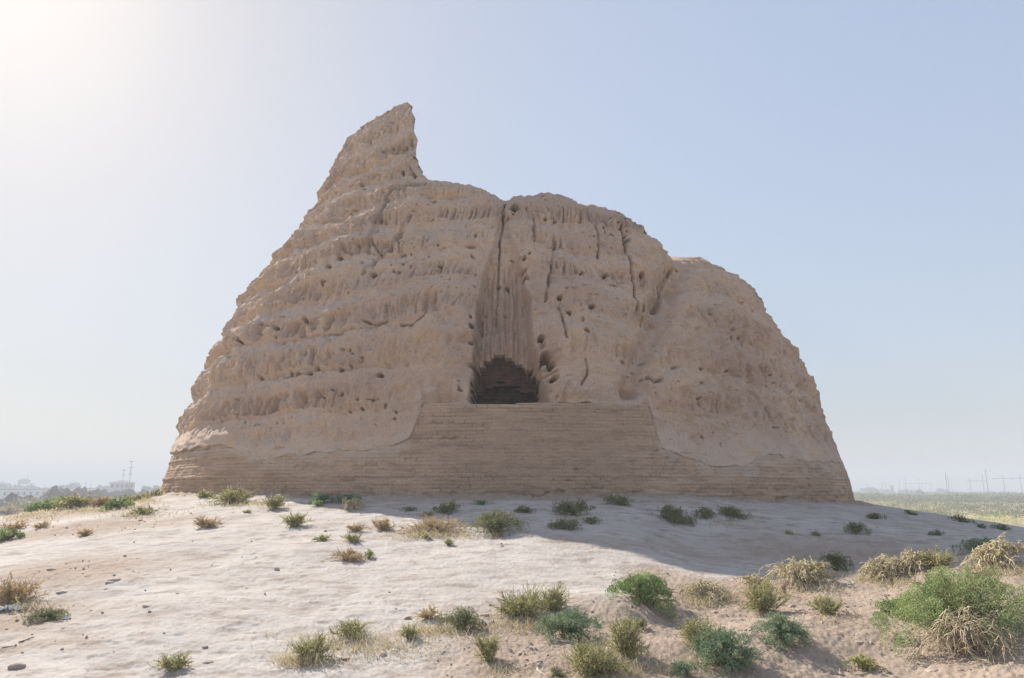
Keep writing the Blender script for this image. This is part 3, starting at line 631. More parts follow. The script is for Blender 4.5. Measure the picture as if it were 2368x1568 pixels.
TABLE = [
 (2225, 1500, 320, 150, 'G', 'largest and brightest green bush, at the lower right edge', GF),
 (2085, 1432, 120, 42, 'G', 'low feathery green growth sprawling left of the largest green bush', GF),
 (2240, 1540, 190, 100, 'X', 'bare tangle of pale dead stems in front of the largest green bush', GF),
 (1497, 1418, 155, 78, 'G', 'rounded bright green bush at the edge of the sand, below the shadow tip', GF),
 (1316, 1488, 142, 78, 'B', 'dark blue-green bush drooping over the small earth hummock', GF),
 (1205, 1438, 160, 66, 'Y', 'airy pale green shrub left above the blue-green bush on the hummock', GF),
 (1280, 1420, 90, 60, 'Y', 'thin yellow-green shrub standing directly behind the hummock bush', GF),
 (1128, 1540, 74, 72, 'Y', 'thin yellowish upright weed on bare soil left of the hummock', GF),
 (1066, 1464, 98, 54, 'D', 'olive and green mixed shrub left of the hummock, near a white scrap', GF),
 (990, 1440, 62, 28, 'O', 'small rusty dry shrub between the sand and the foreground soil', GF),
 (950, 1486, 58, 40, 'Y', 'yellow-olive tuft with a dark foot near two flat stones', GF),
 (715, 1534, 112, 58, 'Y', 'dry yellow weed patch at the left end of the foreground soil', GF),
 (810, 1484, 92, 42, 'Y', 'faint yellow grass tuft above the left foreground weed patch', GF),
 (1448, 1530, 92, 92, 'Y', 'narrow fan of yellow-green twigs on one thin leaning stalk', GF),
 (1372, 1574, 160, 84, 'Y', 'broad yellowish shrub cut by the bottom edge, middle right', GF),
 (1288, 1574, 44, 26, 'D', 'small dark plant by the white stick at the bottom edge', GF),
 (1620, 1512, 112, 78, 'Y', 'round yellow-green bush joined to a darker grey-green bush at its right', GF),
 (1678, 1560, 162, 90, 'B', 'grey-green bush with dead curly stems near the bottom edge', GF),
 (1815, 1508, 118, 70, 'B', 'pale bluish spreading bush casting a dark shadow to its right', GF),
 (1998, 1562, 78, 36, 'L', 'small lime green arching weed alone at the bottom right', GF),
 (1765, 1424, 100, 78, 'Y', 'tall wispy yellow-green shrub just below the bank crest', GF),
 (1912, 1426, 92, 48, 'Y', 'sparse pale weed with a long shadow, beside two flat stones', GF),
 (1580, 1572, 62, 34, 'B', 'low green-blue sprig at the bottom edge left of the grey-green bush', GF),
 (1470, 1462, 60, 30, 'D', 'small dark green mat right of the blue-green hummock bush', GF),
 (1628, 1392, 146, 50, 'S', 'leftmost straw-coloured wisps on the bank crest', GS),
 (1745, 1368, 90, 44, 'S', 'straw wisps between the leftmost crest wisps and the curly shrub', GS),
 (1855, 1362, 190, 74, 'S', 'curly straw shrub with tall hooked stems on the bank crest', GS),
 (2040, 1348, 120, 62, 'S', 'straw shrub on the crest with a dark dead mat at its foot', GS),
 (2108, 1332, 110, 54, 'S', 'straw shrub on the crest touching the yellow-green one', GS),
 (2165, 1318, 100, 44, 'Y', 'yellow-green shrub in the straw row of the crest', GS),
 (2305, 1322, 150, 66, 'S', 'rightmost and densest straw shrub of the bank crest', GS),
 (2275, 1296, 80, 44, 'B', 'pale green shrub rising behind the rightmost straw shrub', GS),
 (1012, 1236, 172, 36, 'O', 'long golden brown dry mat crossing the edge of the shadow', GM),
 (1146, 1240, 132, 62, 'D', 'largest dark olive shrub, where the golden mat enters the shade', GM),
 (886, 1229, 72, 28, 'O', 'golden shrub next to the left end of the long golden mat', GM),
 (820, 1233, 50, 20, 'O', 'thin rusty tuft left of the golden shrub by the mat', GM),
 (745, 1252, 44, 17, 'Y', 'small low olive-yellow tuft lowest left of the rusty tuft', GM),
 (820, 1256, 56, 22, 'Y', 'small yellowish tuft directly under the rusty tuft', GM),
 (805, 1301, 86, 28, 'O', 'brownish shrub alone on open sand, nearest to the camera there', GM),
 (853, 1292, 22, 20, 'G', 'tiny bright green sprout at the right end of the lone brownish shrub', GM),
 (985, 1247, 36, 14, 'Y', 'tiny yellow tuft just below the long golden mat', GM),
 (1038, 1263, 36, 18, 'Y', 'isolated round straw-green tuft below the golden mat', GM),
 (1146, 1245, 46, 13, 'O', 'flat rusty wisp below the largest olive shrub', GM),
 (812, 1182, 56, 38, 'S', 'pale straw ball at the tip of the shade near the wall', GM),
 (635, 1181, 62, 36, 'Y', 'yellow pointed shrub near the wall, right of the widest yellow one', GM),
 (540, 1166, 118, 38, 'Y', 'widest yellow-green shrub growing against the wall foot', GM),
 (473, 1154, 50, 20, 'Y', 'leftmost yellow-green shrub at the wall foot', GM),
 (478, 1223, 72, 26, 'O', 'tan shrub on open sand below the left end of the wall', GM),
 (678, 1221, 72, 34, 'Y', 'tan and yellow shrub below the pointed yellow one', GM),
 (335, 1191, 62, 18, 'Y', 'sparse green sprigs left of the ruin on pale sand', GM),
 (290, 1172, 30, 14, 'O', 'tiny dry sprig left of the ruin under the weed belt', GM),
 (570, 1188, 26, 8, 'Y', 'tiny flat yellow tuft below the widest yellow shrub', GM),
 (198, 1241, 36, 18, 'O', 'small rusty shrub alone on the left of the sand', GL),
 (95, 1223, 38, 15, 'O', 'faint tan shrub second from the left edge', GL),
 (32, 1226, 58, 16, 'O', 'rusty flat shrub close to the left edge, above a green one', GL),
 (14, 1252, 56, 26, 'G', 'pale green shrub cut by the left edge', GL),
 (35, 1402, 112, 50, 'O', 'brown dry shrub cut by the left edge in the foreground', GL),
 (112, 1439, 84, 26, 'D', 'dark green low shrub in the left foreground', GL),
 (402, 1556, 88, 34, 'Y', 'small yellow-green weed at the bottom edge left of the soil', GF),
 (742, 1168, 58, 32, 'B', 'grey-green shrub leaning on the wall foot, left of two in shade', GH),
 (803, 1166, 72, 28, 'B', 'dark bluish shrub against the wall foot behind the straw ball', GH),
 (735, 1172, 26, 14, 'G', 'tiny sunlit grey-green sprout at the shadow corner', GH),
 (1032, 1191, 66, 30, 'D', 'olive shrub in shade behind the golden mat', GH),
 (946, 1184, 46, 12, 'D', 'flat dull tuft in shade between straw ball and olive shrub', GH),
 (985, 1196, 40, 14, 'Y', 'pale yellow wisp at the shade edge above the golden mat', GH),
 (1112, 1169, 34, 12, 'B', 'tiny dark green tuft nearest the wall, above the largest olive shrub', GH),
 (1213, 1188, 50, 18, 'D', 'small olive tuft in shade right of the largest olive shrub', GH),
 (1325, 1196, 96, 42, 'D', 'broad green-olive shrub in shade under the middle of the wall', GH),
 (1307, 1228, 76, 28, 'D', 'grey-brown domed shrub in shade below the broad olive one', GH),
 (1368, 1214, 42, 17, 'D', 'small brown tuft between the domed shrub and the broad olive one', GH),
 (1432, 1170, 70, 25, 'D', 'dark shrub touching the wall foot in the middle of the shade', GH),
 (1558, 1216, 92, 42, 'D', 'round olive shrub in shade, left of a row of three', GH),
 (1632, 1201, 54, 22, 'D', 'smallest and middle of the three olive shrubs in shade', GH),
 (1698, 1201, 76, 27, 'D', 'feathery olive shrub, right of the row of three in shade', GH),
 (1982, 1238, 46, 28, 'D', 'open twiggy olive shrub in shade on the right slope', GH),
 (2025, 1201, 44, 15, 'D', 'flat green tuft on the right slope near the wall corner', GH),
 (2107, 1191, 28, 9, 'D', 'tiny sprig on the skyline slope right of the wall corner', GH),
 (2226, 1208, 42, 14, 'D', 'small green tuft on the upper right slope near the skyline', GH),
 (2320, 1226, 32, 12, 'B', 'small bluish tuft highest at the right edge of the shade', GH),
 (2272, 1222, 20, 9, 'D', 'tiny brown-green tuft left of the bluish tuft at the right edge', GH),
 (2165, 1240, 32, 11, 'B', 'thin spiky sprig in the middle of the right slope', GH),
 (1884, 1240, 22, 13, 'Y', 'tiny yellow tuft in shade left of the twiggy shrub', GH),
 (1824, 1236, 28, 8, 'Y', 'flat faint tuft furthest left of the twiggy shrub in shade', GH),
 (1935, 1326, 62, 46, 'D', 'dark shrub down in the hollow behind the bank', GH),
 (2252, 1264, 34, 16, 'D', 'dark tuft in shade behind the rightmost straw shrub', GH),
 (120, 1180, 92, 34, 'G', 'green weed clump at the left end of the belt beyond the dug soil', GL),
 (178, 1176, 90, 34, 'Y', 'yellow-green weed clump next in the belt left of the ruin', GL),
 (232, 1172, 66, 26, 'O', 'rusty weed clump in the middle of the belt left of the ruin', GL),
 (272, 1180, 52, 32, 'G', 'dark green upright clump in front of the weed belt', GL),
 (60, 1184, 90, 26, 'Y', 'faded yellow weeds at the outer left of the belt', GL),
 (10, 1192, 60, 20, 'O', 'tan weeds of the belt cut by the left edge', GL),
 (310, 1160, 70, 18, 'Y', 'thin yellow weeds on the skyline, second from the ruin', GL),
 (352, 1152, 50, 18, 'Y', 'yellow weeds touching the left corner of the ruin', GL),
]
for i, (px, py, w, h, kd, lb, gp) in enumerate(TABLE): add_plant(i, px, py, w, h, kd, lb, gp)

# ---------------------------------------------------------------- stones, sticks, litter
def blob(rng, sx, sy, sz, mat, name, n=3, rough=.22):
    import bmesh
    bm = bmesh.new(); bmesh.ops.create_icosphere(bm, subdivisions=n, radius=1.0)
    V = np.array([v.co[:] for v in bm.verts]); Fc = np.array([[v.index for v in f.verts] for f in bm.faces]); bm.free()
    o = rng.uniform(0, 30, 3); Vn = V + V * (rough * fbm(V[:, 0] * 1.1 + o[0], V[:, 1] * 1.1 + o[1], V[:, 2] * 1.1 + o[2], 3))[:, None]
    Vn = np.sign(Vn) * np.abs(Vn) ** .85; Vn *= np.array([sx, sy, sz]) / 2; a = rng.uniform(0, 6.3); c, s_ = math.cos(a), math.sin(a)
    return np.stack([Vn[:, 0], Vn[:, 1], Vn[:, 2]], 1), Fc
def add_stone(i, px, py, w, h, mat, label, cat='stone', name='stone', group='loose stones on the ground'):
    p, t = on_ground(px, py); s = t / FP; rng = np.random.RandomState(500 + i)
    w, h = w * .85, h * .85; V, Fc = blob(rng, w * s, w * s * .8, h * s, M[mat], name)
    o = obj(name, mesh(name, V, Fc, M[mat], True)); o.location = p + np.array([0, 0, h * s * .12]); o.rotation_euler = (rng.uniform(-.2, .2), rng.uniform(-.2, .2), 0)
    tag(o, label, cat, group)
STONES = [
 (38, 1546, 34, 17, 'stone', 'largest pale stone, alone in the bottom left corner'),
 (640, 1319, 13, 10, 'dstone', 'single dark stone in the middle of the open sand'),
 (1595, 1420, 18, 13, 'stone', 'reddish stone beside the rounded bright green bush'),
 (1656, 1420, 15, 12, 'stone', 'round pale stone right of the reddish stone'),
 (1449, 1442, 17, 16, 'stone', 'pointed grey stone right above the hummock bush'),
 (1832, 1406, 18, 12, 'stone', 'pale stone left behind the sparse pale weed'),
 (1849, 1413, 28, 8, 'stone', 'flat tilted slab left of the sparse pale weed'),
 (1600, 1378, 18, 14, 'stone', 'pale stone among the leftmost straw wisps'),
 (1660, 1371, 14, 9, 'stone', 'small bluish stone under the straw wisps'),
 (1990, 1490, 22, 10, 'dstone', 'brown clod alone on bare soil left of the largest bush'),
 (912, 1506, 18, 7, 'white', 'flat whitish stone below the yellow-olive tuft'),
 (886, 1517, 17, 12, 'dstone', 'grey stone left of the flat whitish stone'),
 (796, 1526, 26, 7, 'dstone', 'flat bluish-grey stone right of the left foreground weeds'),
 (942, 1431, 18, 10, 'stone', 'square tan stone left of the rusty dry shrub'),
 (1244, 1535, 26, 12, 'dstone', 'dark clod between hummock and bottom edge'),
 (265, 1343, 30, 9, 'clod', 'longest flat clod on the left sand'),
 (255, 1349, 22, 6, 'clod', 'thin clod just under the longest flat clod'),
 (143, 1372, 24, 7, 'clod', 'flat clod above the brown dry left shrub'),
 (341, 1404, 22, 6, 'clod', 'slender clod pointing right on lower left sand'),
 (481, 1534, 22, 7, 'dstone', 'dark flat clod near the bottom left of the sand'),
 (474, 1498, 14, 6, 'dstone', 'small dark clod above the dark flat one'),
 (325, 1205, 11, 6, 'dstone', 'dark pebble below the sparse green sprigs'),
 (357, 1215, 7, 5, 'dstone', 'tiny dark pebble right of the one below the sprigs'),
 (410, 1375, 8, 5, 'dstone', 'tiny dark pebble in the middle of the left sand'),
 (245, 1364, 8, 5, 'dstone', 'tiny dark pebble under the longest flat clod'),
 (752, 1230, 8, 7, 'dstone', 'dark pebble near the small olive-yellow tuft'),
 (1920, 1406, 12, 9, 'stone', 'light pebble at the foot of the sparse pale weed'),
 (2020, 1448, 12, 8, 'stone', 'pale pebble on bare soil above the brown clod'),
 (1908, 1510, 16, 10, 'stone', 'half-buried stone right of the bluish spreading bush'),
 (2155, 1555, 34, 12, 'stone', 'stone under the dead stems by the largest bush'),
 (2355, 1440, 34, 12, 'dstone', 'low stone at the right edge behind the largest bush'),
 (1345, 1562, 24, 14, 'dstone', 'rounded brown stone by the bottom yellowish shrub'),
 (203, 1336, 16, 7, 'clod', 'small clod left above the longest flat clod'),
 (120, 1319, 22, 7, 'clod', 'brown clod at the soil edge on the left'),
 (1160, 1432, 20, 8, 'clod', 'brown clod above the airy pale green shrub'),
 (1120, 1425, 26, 9, 'clod', 'cluster-like brown clod left of the airy shrub'),
]
for i, (px, py, w, h, m, lb) in enumerate(STONES): add_stone(i, px, py, w, h, m, lb)
def stick(px0, py0, px1, py1, rpx, mat, label, name='stick', lift=0.01):
    a, t = on_ground(px0, py0); b, _ = on_ground(px1, py1); r = rpx * t / FP; rng = np.random.RandomState(int(px0)); n = 7
    P = a + (b - a) * np.linspace(0, 1, n)[:, None] + rng.normal(0, r * .9, (n, 3)) * np.array([1, 1, .3]); P[:, 2] = ground_z(P[:, 0], P[:, 1]) + r + lift
    V, Fc = tubes(P[None], r, r * .6, 6); me = mesh(name, V - a, Fc, M[mat], True, dict(tint=np.full(len(V), .5))); o = obj(name, me); o.location = a; tag(o, label, 'stick', 'sticks on the ground')
stick(1242, 1556, 1268, 1572, 3.0, 'bleached', 'thick bleached stick at the bottom edge')
stick(1662, 1396, 1684, 1410, 1.8, 'bleached', 'bleached bent stick above the two round stones')
stick(1640, 1400, 1664, 1397, 1.3, 'wood', 'dark twig joined to the bleached bent stick')
stick(42, 1490, 80, 1477, 1.6, 'wood', 'dark curved twig above the largest pale stone')
stick(0, 1504, 34, 1499, 1.4, 'wood', 'dark twig cut by the left edge')
stick(395, 1520, 420, 1508, 1.1, 'bleached', 'thin pale twig near the bottom left weed')
stick(1170, 1548, 1200, 1530, 1.2, 'wood', 'thin twig right of the yellowish upright weed')
stick(1470, 1560, 1500, 1545, 1.2, 'wood', 'thin twig at the foot of the leaning stalk')
stick(1450, 1510, 1490, 1500, 1.1, 'wood', 'thin twig lying under the narrow fan of twigs')
stick(1893, 1352, 1893, 1353, 1.0, 'wood', 'short twig under the curly straw shrub') if False else None
def stump():
    p, t = on_ground(1815, 1378); s = t / FP; mb = MB(); rng = np.random.RandomState(5)
    for k in range(7):
        a = k * .9; o = np.array([math.cos(a), math.sin(a), 0]) * 5 * s * rng.uniform(.3, 1)
        mb.bar(o + [0, 0, -.02], o * 1.15 + [0, 0, (14 + 10 * rng.rand()) * s], 3 * s, 1.2 * s, 5)
    o = mb.build('stump', M['wood']); o.location = p; tag(o, 'short splintered brown stump on the bank crest under straw stems', 'stump')
stump()
def crumpled(px, py, w, h, mat, name, label, cat='litter'):
    p, t = on_ground(px, py); s = t / FP; rng = np.random.RandomState(int(px)); n = 14
    X, Y = np.meshgrid(np.linspace(-1, 1, n), np.linspace(-1, 1, n)); r = 1 + .4 * noise(X, Y, 0 * X, int(px) % 90)
    Z = np.abs(fbm(X * 1.7, Y * 1.7, 0 * X, 3, int(py) % 50)) * h * s * 1.6 + .004
    V = np.stack([X * r * w * s / 2, Y * r * w * s / 2.4, Z], -1).reshape(-1, 3); V2 = V - [0, 0, .002]
    me = mesh(name, V, grid_faces(n, n), M[mat], False); o = obj(name, me); o.location = p
    md = o.modifiers.new('thickness', 'SOLIDIFY'); md.thickness = .002
    tag(o, label, cat)
crumpled(1125, 1442, 28, 9, 'white', 'plastic_scrap', 'white crumpled plastic scrap among the weeds left of the hummock')
crumpled(6, 1414, 26, 8, 'white', 'plastic_scrap', 'white scrap at the left edge under the brown dry shrub')
crumpled(38, 1411, 30, 8, 'white', 'plastic_scrap', 'white torn scrap just right of the one at the left edge')
crumpled(228, 1163, 30, 10, 'cloth', 'plastic_bag', 'pale turquoise plastic bag caught on the weed belt')
crumpled(150, 1434, 12, 6, 'white', 'plastic_scrap', 'tiny white scrap at the foot of the dark green left shrub')

def scatter_clods():
    rng = np.random.RandomState(77); n = 15000
    t = 5.6 + 13 * rng.rand(n) ** 1.3; az = np.radians(rng.uniform(-40, 40, n)); x = t * np.sin(az); y = t * np.cos(az)
    w = soil_mask(x, y); keep = rng.rand(n) < (w ** 2 * .9 + .012); x, y, t = x[keep], y[keep], t[keep]
    rho = np.hypot(x - XC, y - YC); k2 = rho > 12.3; x, y, t = x[k2], y[k2], t[k2]
    a2 = np.radians(rng.uniform(-175, -5, 1500)); r2 = 11.95 + .5 * rng.rand(1500) ** 1.6; x = np.concatenate([x, XC + r2 * np.cos(a2)]); y = np.concatenate([y, YC + r2 * np.sin(a2)]); n = len(x)
    r = .004 + .020 * rng.rand(n) ** 3.2; r[-1500:] *= 1.7; z = ground_z(x, y) + r * .35
    ph = (1 + 5 ** .5) / 2; I = np.array([(-1, ph, 0), (1, ph, 0), (-1, -ph, 0), (1, -ph, 0), (0, -1, ph), (0, 1, ph), (0, -1, -ph), (0, 1, -ph), (ph, 0, -1), (ph, 0, 1), (-ph, 0, -1), (-ph, 0, 1)]) / 1.9
    T = np.array([(0, 11, 5), (0, 5, 1), (0, 1, 7), (0, 7, 10), (0, 10, 11), (1, 5, 9), (5, 11, 4), (11, 10, 2), (10, 7, 6), (7, 1, 8), (3, 9, 4), (3, 4, 2), (3, 2, 6), (3, 6, 8), (3, 8, 9), (4, 9, 5), (2, 4, 11), (6, 2, 10), (8, 6, 7), (9, 8, 1)])
    V = I[None] * r[:, None, None] * rng.uniform(.6, 1.3, (n, 12, 1)) * rng.uniform(.6, 1.2, (n, 1, 3)) + np.stack([x, y, z], 1)[:, None]
    Fc = (T[None] + 12 * np.arange(n)[:, None, None]).reshape(-1, 3)
    tag(obj('soil_crumbs', mesh('soil_crumbs', V.reshape(-1, 3), Fc, M['clod'], False)), 'crumbs and clods of dry brown soil strewn over bare ground', 'soil', kind='stuff')
scatter_clods()

def dry_grass():
    rng = np.random.RandomState(91); A = [(1640, 1395, 75, 14, 260), (1215, 1455, 95, 16, 380), (850, 1500, 170, 30, 480), (700, 1535, 60, 14, 260), (1000, 1465, 90, 16, 240), (1780, 1385, 90, 14, 240), (2050, 1350, 120, 12, 260), (1900, 1365, 60, 10, 120), (1450, 1555, 150, 18, 300), (1000, 1240, 100, 8, 320),
        (180, 1180, 180, 9, 620), (60, 1195, 70, 10, 260), (330, 1160, 40, 6, 160), (40, 1405, 70, 12, 200), (1160, 1560, 60, 12, 100), (1950, 1440, 120, 18, 60), (560, 1168, 90, 6, 260), (310, 1195, 60, 5, 90), (2300, 1330, 90, 10, 220), (1330, 1205, 60, 6, 90), (1680, 1215, 80, 5, 60), (1600, 1540, 60, 12, 80)]
    L = []; T = []
    for cx, cy, sx, sy, n in A:
        c, tc = on_ground(cx, cy); ea, _ = on_ground(cx + sx, cy); eb, _ = on_ground(cx, cy + sy); n = int(n * 2.2)
        q = rng.normal(0, .55, (n, 2)); X = c[0] + q[:, 0] * (ea[0] - c[0]) + q[:, 1] * (eb[0] - c[0]); Y = c[1] + q[:, 0] * (ea[1] - c[1]) + q[:, 1] * (eb[1] - c[1])
        ok = np.hypot(X - XC, Y - YC) > 12.2; X = X[ok]; Y = Y[ok]; n = len(X)
        Z = ground_z(X, Y); h = rng.uniform(.03, .12, n); d = rng.normal(0, .7, (n, 3)); d[:, 2] = 1; d /= np.linalg.norm(d, axis=1, keepdims=True)
        w = max(.0025, tc * .0007); sd_ = np.cross(d, rng.normal(size=(n, 3))); sd_ /= np.linalg.norm(sd_, axis=1, keepdims=True); P = np.stack([X, Y, Z - .005], 1); hh = h[:, None]
        dr = rng.normal(0, .25, (n, 3)) * hh; L.append(np.stack([P - sd_ * w * .5, P + sd_ * w * .5, P + d * hh * .55 + sd_ * w * .45, P + d * hh * .55 - sd_ * w * .45, P + d * hh * .55 - sd_ * w * .45, P + d * hh * .55 + sd_ * w * .45, P + d * hh + dr + sd_ * w * .2, P + d * hh + dr - sd_ * w * .2], 1).reshape(-1, 3)); T.append(np.repeat(rng.rand(n), 8))
    V = np.vstack(L); tag(obj('dry_grass', mesh('dry_grass', V, np.arange(len(V)).reshape(-1, 4), M['grass'], False, dict(tint=np.concatenate(T)))), 'fine dry grass and dead sprigs between the shrubs', 'grass', kind='stuff')
dry_grass()

# ---------------------------------------------------------------- far plain: scrub, trees, buildings, power lines
def at(px, py_base, dist):
    az, te = unp(px, py_base); az = float(az); return np.array([dist * math.sin(az), dist * math.cos(az), float(ground_z(dist * math.sin(az), dist * math.cos(az)))])
def scrub(name, label, azr, tr, n, hs, mat, seed, thr=-.05):
    rng = np.random.RandomState(seed); az = np.radians(rng.uniform(*azr, n)); t = tr[0] * (tr[1] / tr[0]) ** rng.rand(n)
    x = t * np.sin(az); y = t * np.cos(az); k = noise(x / (8 + t * .08), y / (16 + t * .2), 0 * x, seed) > thr; x, y, t = x[k], y[k], t[k]; n = len(x)
    z = ground_z(x, y); m = 34
    hh = rng.uniform(*hs, n)
    a = rng.uniform(0, 6.28, (n, m)); rr = np.sqrt(rng.rand(n, m)); zz = rng.rand(n, m) * np.sqrt(1 - .8 * rr ** 2)
    P = np.stack([x[:, None] + np.cos(a) * rr * hh[:, None] * 1.2, y[:, None] + np.sin(a) * rr * hh[:, None] * 1.2, z[:, None] + zz * hh[:, None]], -1).reshape(-1, 3)
    size = np.repeat(np.maximum(hh * .13, t * .0011), m)
    d = rng.normal(0, 1, P.shape) + np.array([0, 0, .8]); d /= np.linalg.norm(d, axis=1, keepdims=True); sd_ = np.cross(d, rng.normal(size=P.shape)); sd_ /= np.linalg.norm(sd_, axis=1, keepdims=True)
    l = size[:, None]; V = np.stack([P, P + d * l * .6 + sd_ * l * .45, P + d * l * 1.3, P + d * l * .6 - sd_ * l * .45], 1).reshape(-1, 3)
    tint = np.repeat(np.clip(np.repeat(rng.rand(n), m) + rng.uniform(-.2, .2, len(P)), 0, 1), 4)
    tag(obj(name, mesh(name, V, np.arange(len(V)).reshape(-1, 4), M[mat], False, dict(tint=tint))), label, 'scrub', kind='stuff')
scrub('yellow_scrub', 'yellow-green scrub on the near plain right of the mound', (24, 42), (38, 75), 1500, (.25, .55), 'yellow', 31, .0)
scrub('dry_scrub', 'dry tan scrub in bands across the plain', (22, 48), (80, 200), 1500, (.3, .7), 'straw', 32, .03)
scrub('olive_scrub', 'olive scrub patches between the dry strips on the right plain', (22, 48), (95, 260), 1500, (.4, 1.1), 'dark', 36, .0)
scrub('golden_scrub', 'golden dry scrub patches on the far right plain', (22, 48), (150, 330), 900, (.4, 1.0), 'orange', 37, .06)
scrub('green_scrub', 'green salt scrub covering the far plain right of the ruin', (22, 48), (190, 620), 3600, (1.0, 2.6), 'dark', 33, -.12)
scrub('grey_green_scrub', 'grey-green scrub covering the plain left of the ruin', (-48, -22), (45, 150), 900, (.15, .4), 'blue', 34, .05)
scrub('distant_scrub', 'green scrub line at the foot of the far trees', (-48, -22), (420, 900), 900, (1.0, 3.0), 'dark', 35, -.2)
def tree(px, base_y, w, h, dist, label, seed, group='trees on the horizon', mat='tree'):
    c = at(px, base_y, dist); s = dist / FP; rng = np.random.RandomState(seed); W = w * s; H = h * s * .85 + 1.8 * min(1, dist / 1000) 
    e = empty('tree', c, label, 'tree', group); mb = MB()
    mb.bar((0, 0, -.3), (W * .02, 0, H * .45), W * .045, W * .03)
    for k in range(5):
        a = rng.uniform(0, 6.3); mb.bar((W * .02, 0, H * rng.uniform(.25, .45)), (math.cos(a) * W * .3, math.sin(a) * W * .3, H * rng.uniform(.6, .85)), W * .022, W * .01, 5)
    mb.build('trunk', M['trunk'], e)
    n = 900; cl = 11; cc = np.stack([rng.uniform(-.36, .36, cl) * W, rng.uniform(-.36, .36, cl) * W, rng.uniform(.35, .86, cl) * H], 1); rad = rng.uniform(.14, .26, cl) * min(W, H * 1.3)
    i = rng.randint(0, cl, n); d = rng.normal(size=(n, 3)); d /= np.linalg.norm(d, axis=1, keepdims=True); pos = cc[i] + d * rad[i][:, None] * rng.uniform(.4, 1.05, n)[:, None]
    LV, LF = leaves(rng, pos, d, max(.35, dist * .0018), max(.3, dist * .0016)); obj('crown', mesh('crown', LV, LF, M[mat], False, dict(tint=np.repeat(rng.rand(n), 4))), e)
for a in [(8, 1133, 46, 22, 520, 'leftmost rounded tree of the left horizon', 1), (46, 1133, 44, 14, 560, 'low wide tree under the water tower', 2), (78, 1133, 26, 18, 540, 'small tree right of the water tower', 3),
          (133, 1133, 34, 18, 500, 'tree left of two behind the long white building', 4), (172, 1133, 44, 22, 500, 'wider tree right of two behind the long white building', 5), (228, 1134, 26, 18, 480, 'hazy small tree left of the hip-roofed house', 6),
          (250, 1134, 26, 18, 480, 'hazy tree touching the hip-roofed house', 7), (342, 1136, 20, 18, 420, 'shorter of two trees beside the ruin corner', 8), (356, 1136, 22, 22, 420, 'taller of two trees beside the ruin corner', 9),
          (2006, 1134, 26, 10, 640, 'bright green tree nearest the right side of the ruin', 10), (2026, 1134, 16, 10, 640, 'greyish tree second from the right side of the ruin', 11), (2050, 1134, 34, 6, 700, 'low dark tree hump left of the small domed ruin', 12),
          (2104, 1134, 38, 7, 640, 'wide low green tree right of the small domed ruin', 13), (2180, 1134, 24, 7, 640, 'dark round tree beside the leaning pole pair', 14), (2128, 1136, 14, 8, 500, 'small tree between the wide low tree and the pole pair', 15)]:
    tree(*a)
def wood_pole(px, base_y, top_x, top_y, dist, label, arms=0, rad=.16, group='power poles on the horizon'):
    c = at(px, base_y, dist); azt, tet = unp(top_x, top_y); Hh = EYE + float(tet) * dist - c[2]
    e = empty('power_pole', c, label, 'pole', group); mb = MB(); r = max(rad * .8, dist * .00034)
    mb.bar((0, 0, -.5), (0, 0, Hh), r, r * .7); mb.build('post', M['pole'], e)
    rx = np.array([math.cos(float(azt)), -math.sin(float(azt)), 0])
    for k in range(arms):
        b = MB(); zc = Hh * (.985 - .17 * k); b.bar(rx * -Hh * .055 + [0, 0, zc], rx * Hh * .055 + [0, 0, zc], r * .6)
        for q in (-1, -.4, .4, 1): b.bar(rx * Hh * .052 * q + [0, 0, zc], rx * Hh * .052 * q + [0, 0, zc + Hh * .02], r * .4)
        b.build('crossarm', M['pole'], e)
    return e
def gantry(xa, xb, base_y, ya_, yb_, bar_y, xl, xr, dist, label):
    xm = (xa + xb) / 2; c = at(xm, base_y, dist); s = dist / FP; az, te = unp(xm, bar_y); zb = EYE + float(te) * dist - c[2]; rx = np.array([math.cos(float(az)), -math.sin(float(az)), 0]); r = dist * .00031
    e = empty('power_pylon', c, label, 'pylon', 'two-legged power pylons on the right horizon')
    for x, yt in ((xa, ya_), (xb, yb_)):
        h = EYE + float(unp(xm, yt)[1]) * dist - c[2]; m = MB(); o = rx * (x - xm) * s; m.bar(o + [0, 0, -.5], o + [0, 0, h], r, r * .8); m.build('post', M['pole'], e)
    m = MB(); m.bar(rx * (xl - xm) * s + [0, 0, zb], rx * (xr - xm) * s + [0, 0, zb], r * .7)
    for q in (xl, xm, xr): m.bar(rx * (q - xm) * s + [0, 0, zb], rx * (q - xm) * s + [0, 0, zb - r * 7], r * .5)
    m.build('crossbar', M['pole'], e)
wood_pole(281, 1136, 281, 1086, 330, 'shorter of the two tall poles before the hip-roofed house', 2)
wood_pole(297, 1138, 298, 1066, 300, 'tallest pole, with crossarms, before the hip-roofed house', 3)
wood_pole(77, 1133, 77, 1117, 480, 'thin pole right of the water tower', 1)
wood_pole(196, 1134, 196, 1116, 470, 'thin pole behind the long building, left of the hip-roofed house', 1)
wood_pole(208, 1134, 208, 1120, 470, 'shortest thin pole nearest the hip-roofed house', 1)
wood_pole(102, 1134, 102, 1122, 470, 'short pole at the left end of the white building', 1)
wood_pole(2285, 1135, 2279, 1084, 330, 'tallest single pole standing right of the left pylon', 0)
wood_pole(2191, 1136, 2186, 1092, 330, 'taller of the pole pair right of the wide tree', 0)
wood_pole(2195, 1134, 2191, 1098, 380, 'shorter of the pole pair right of the wide tree', 0)
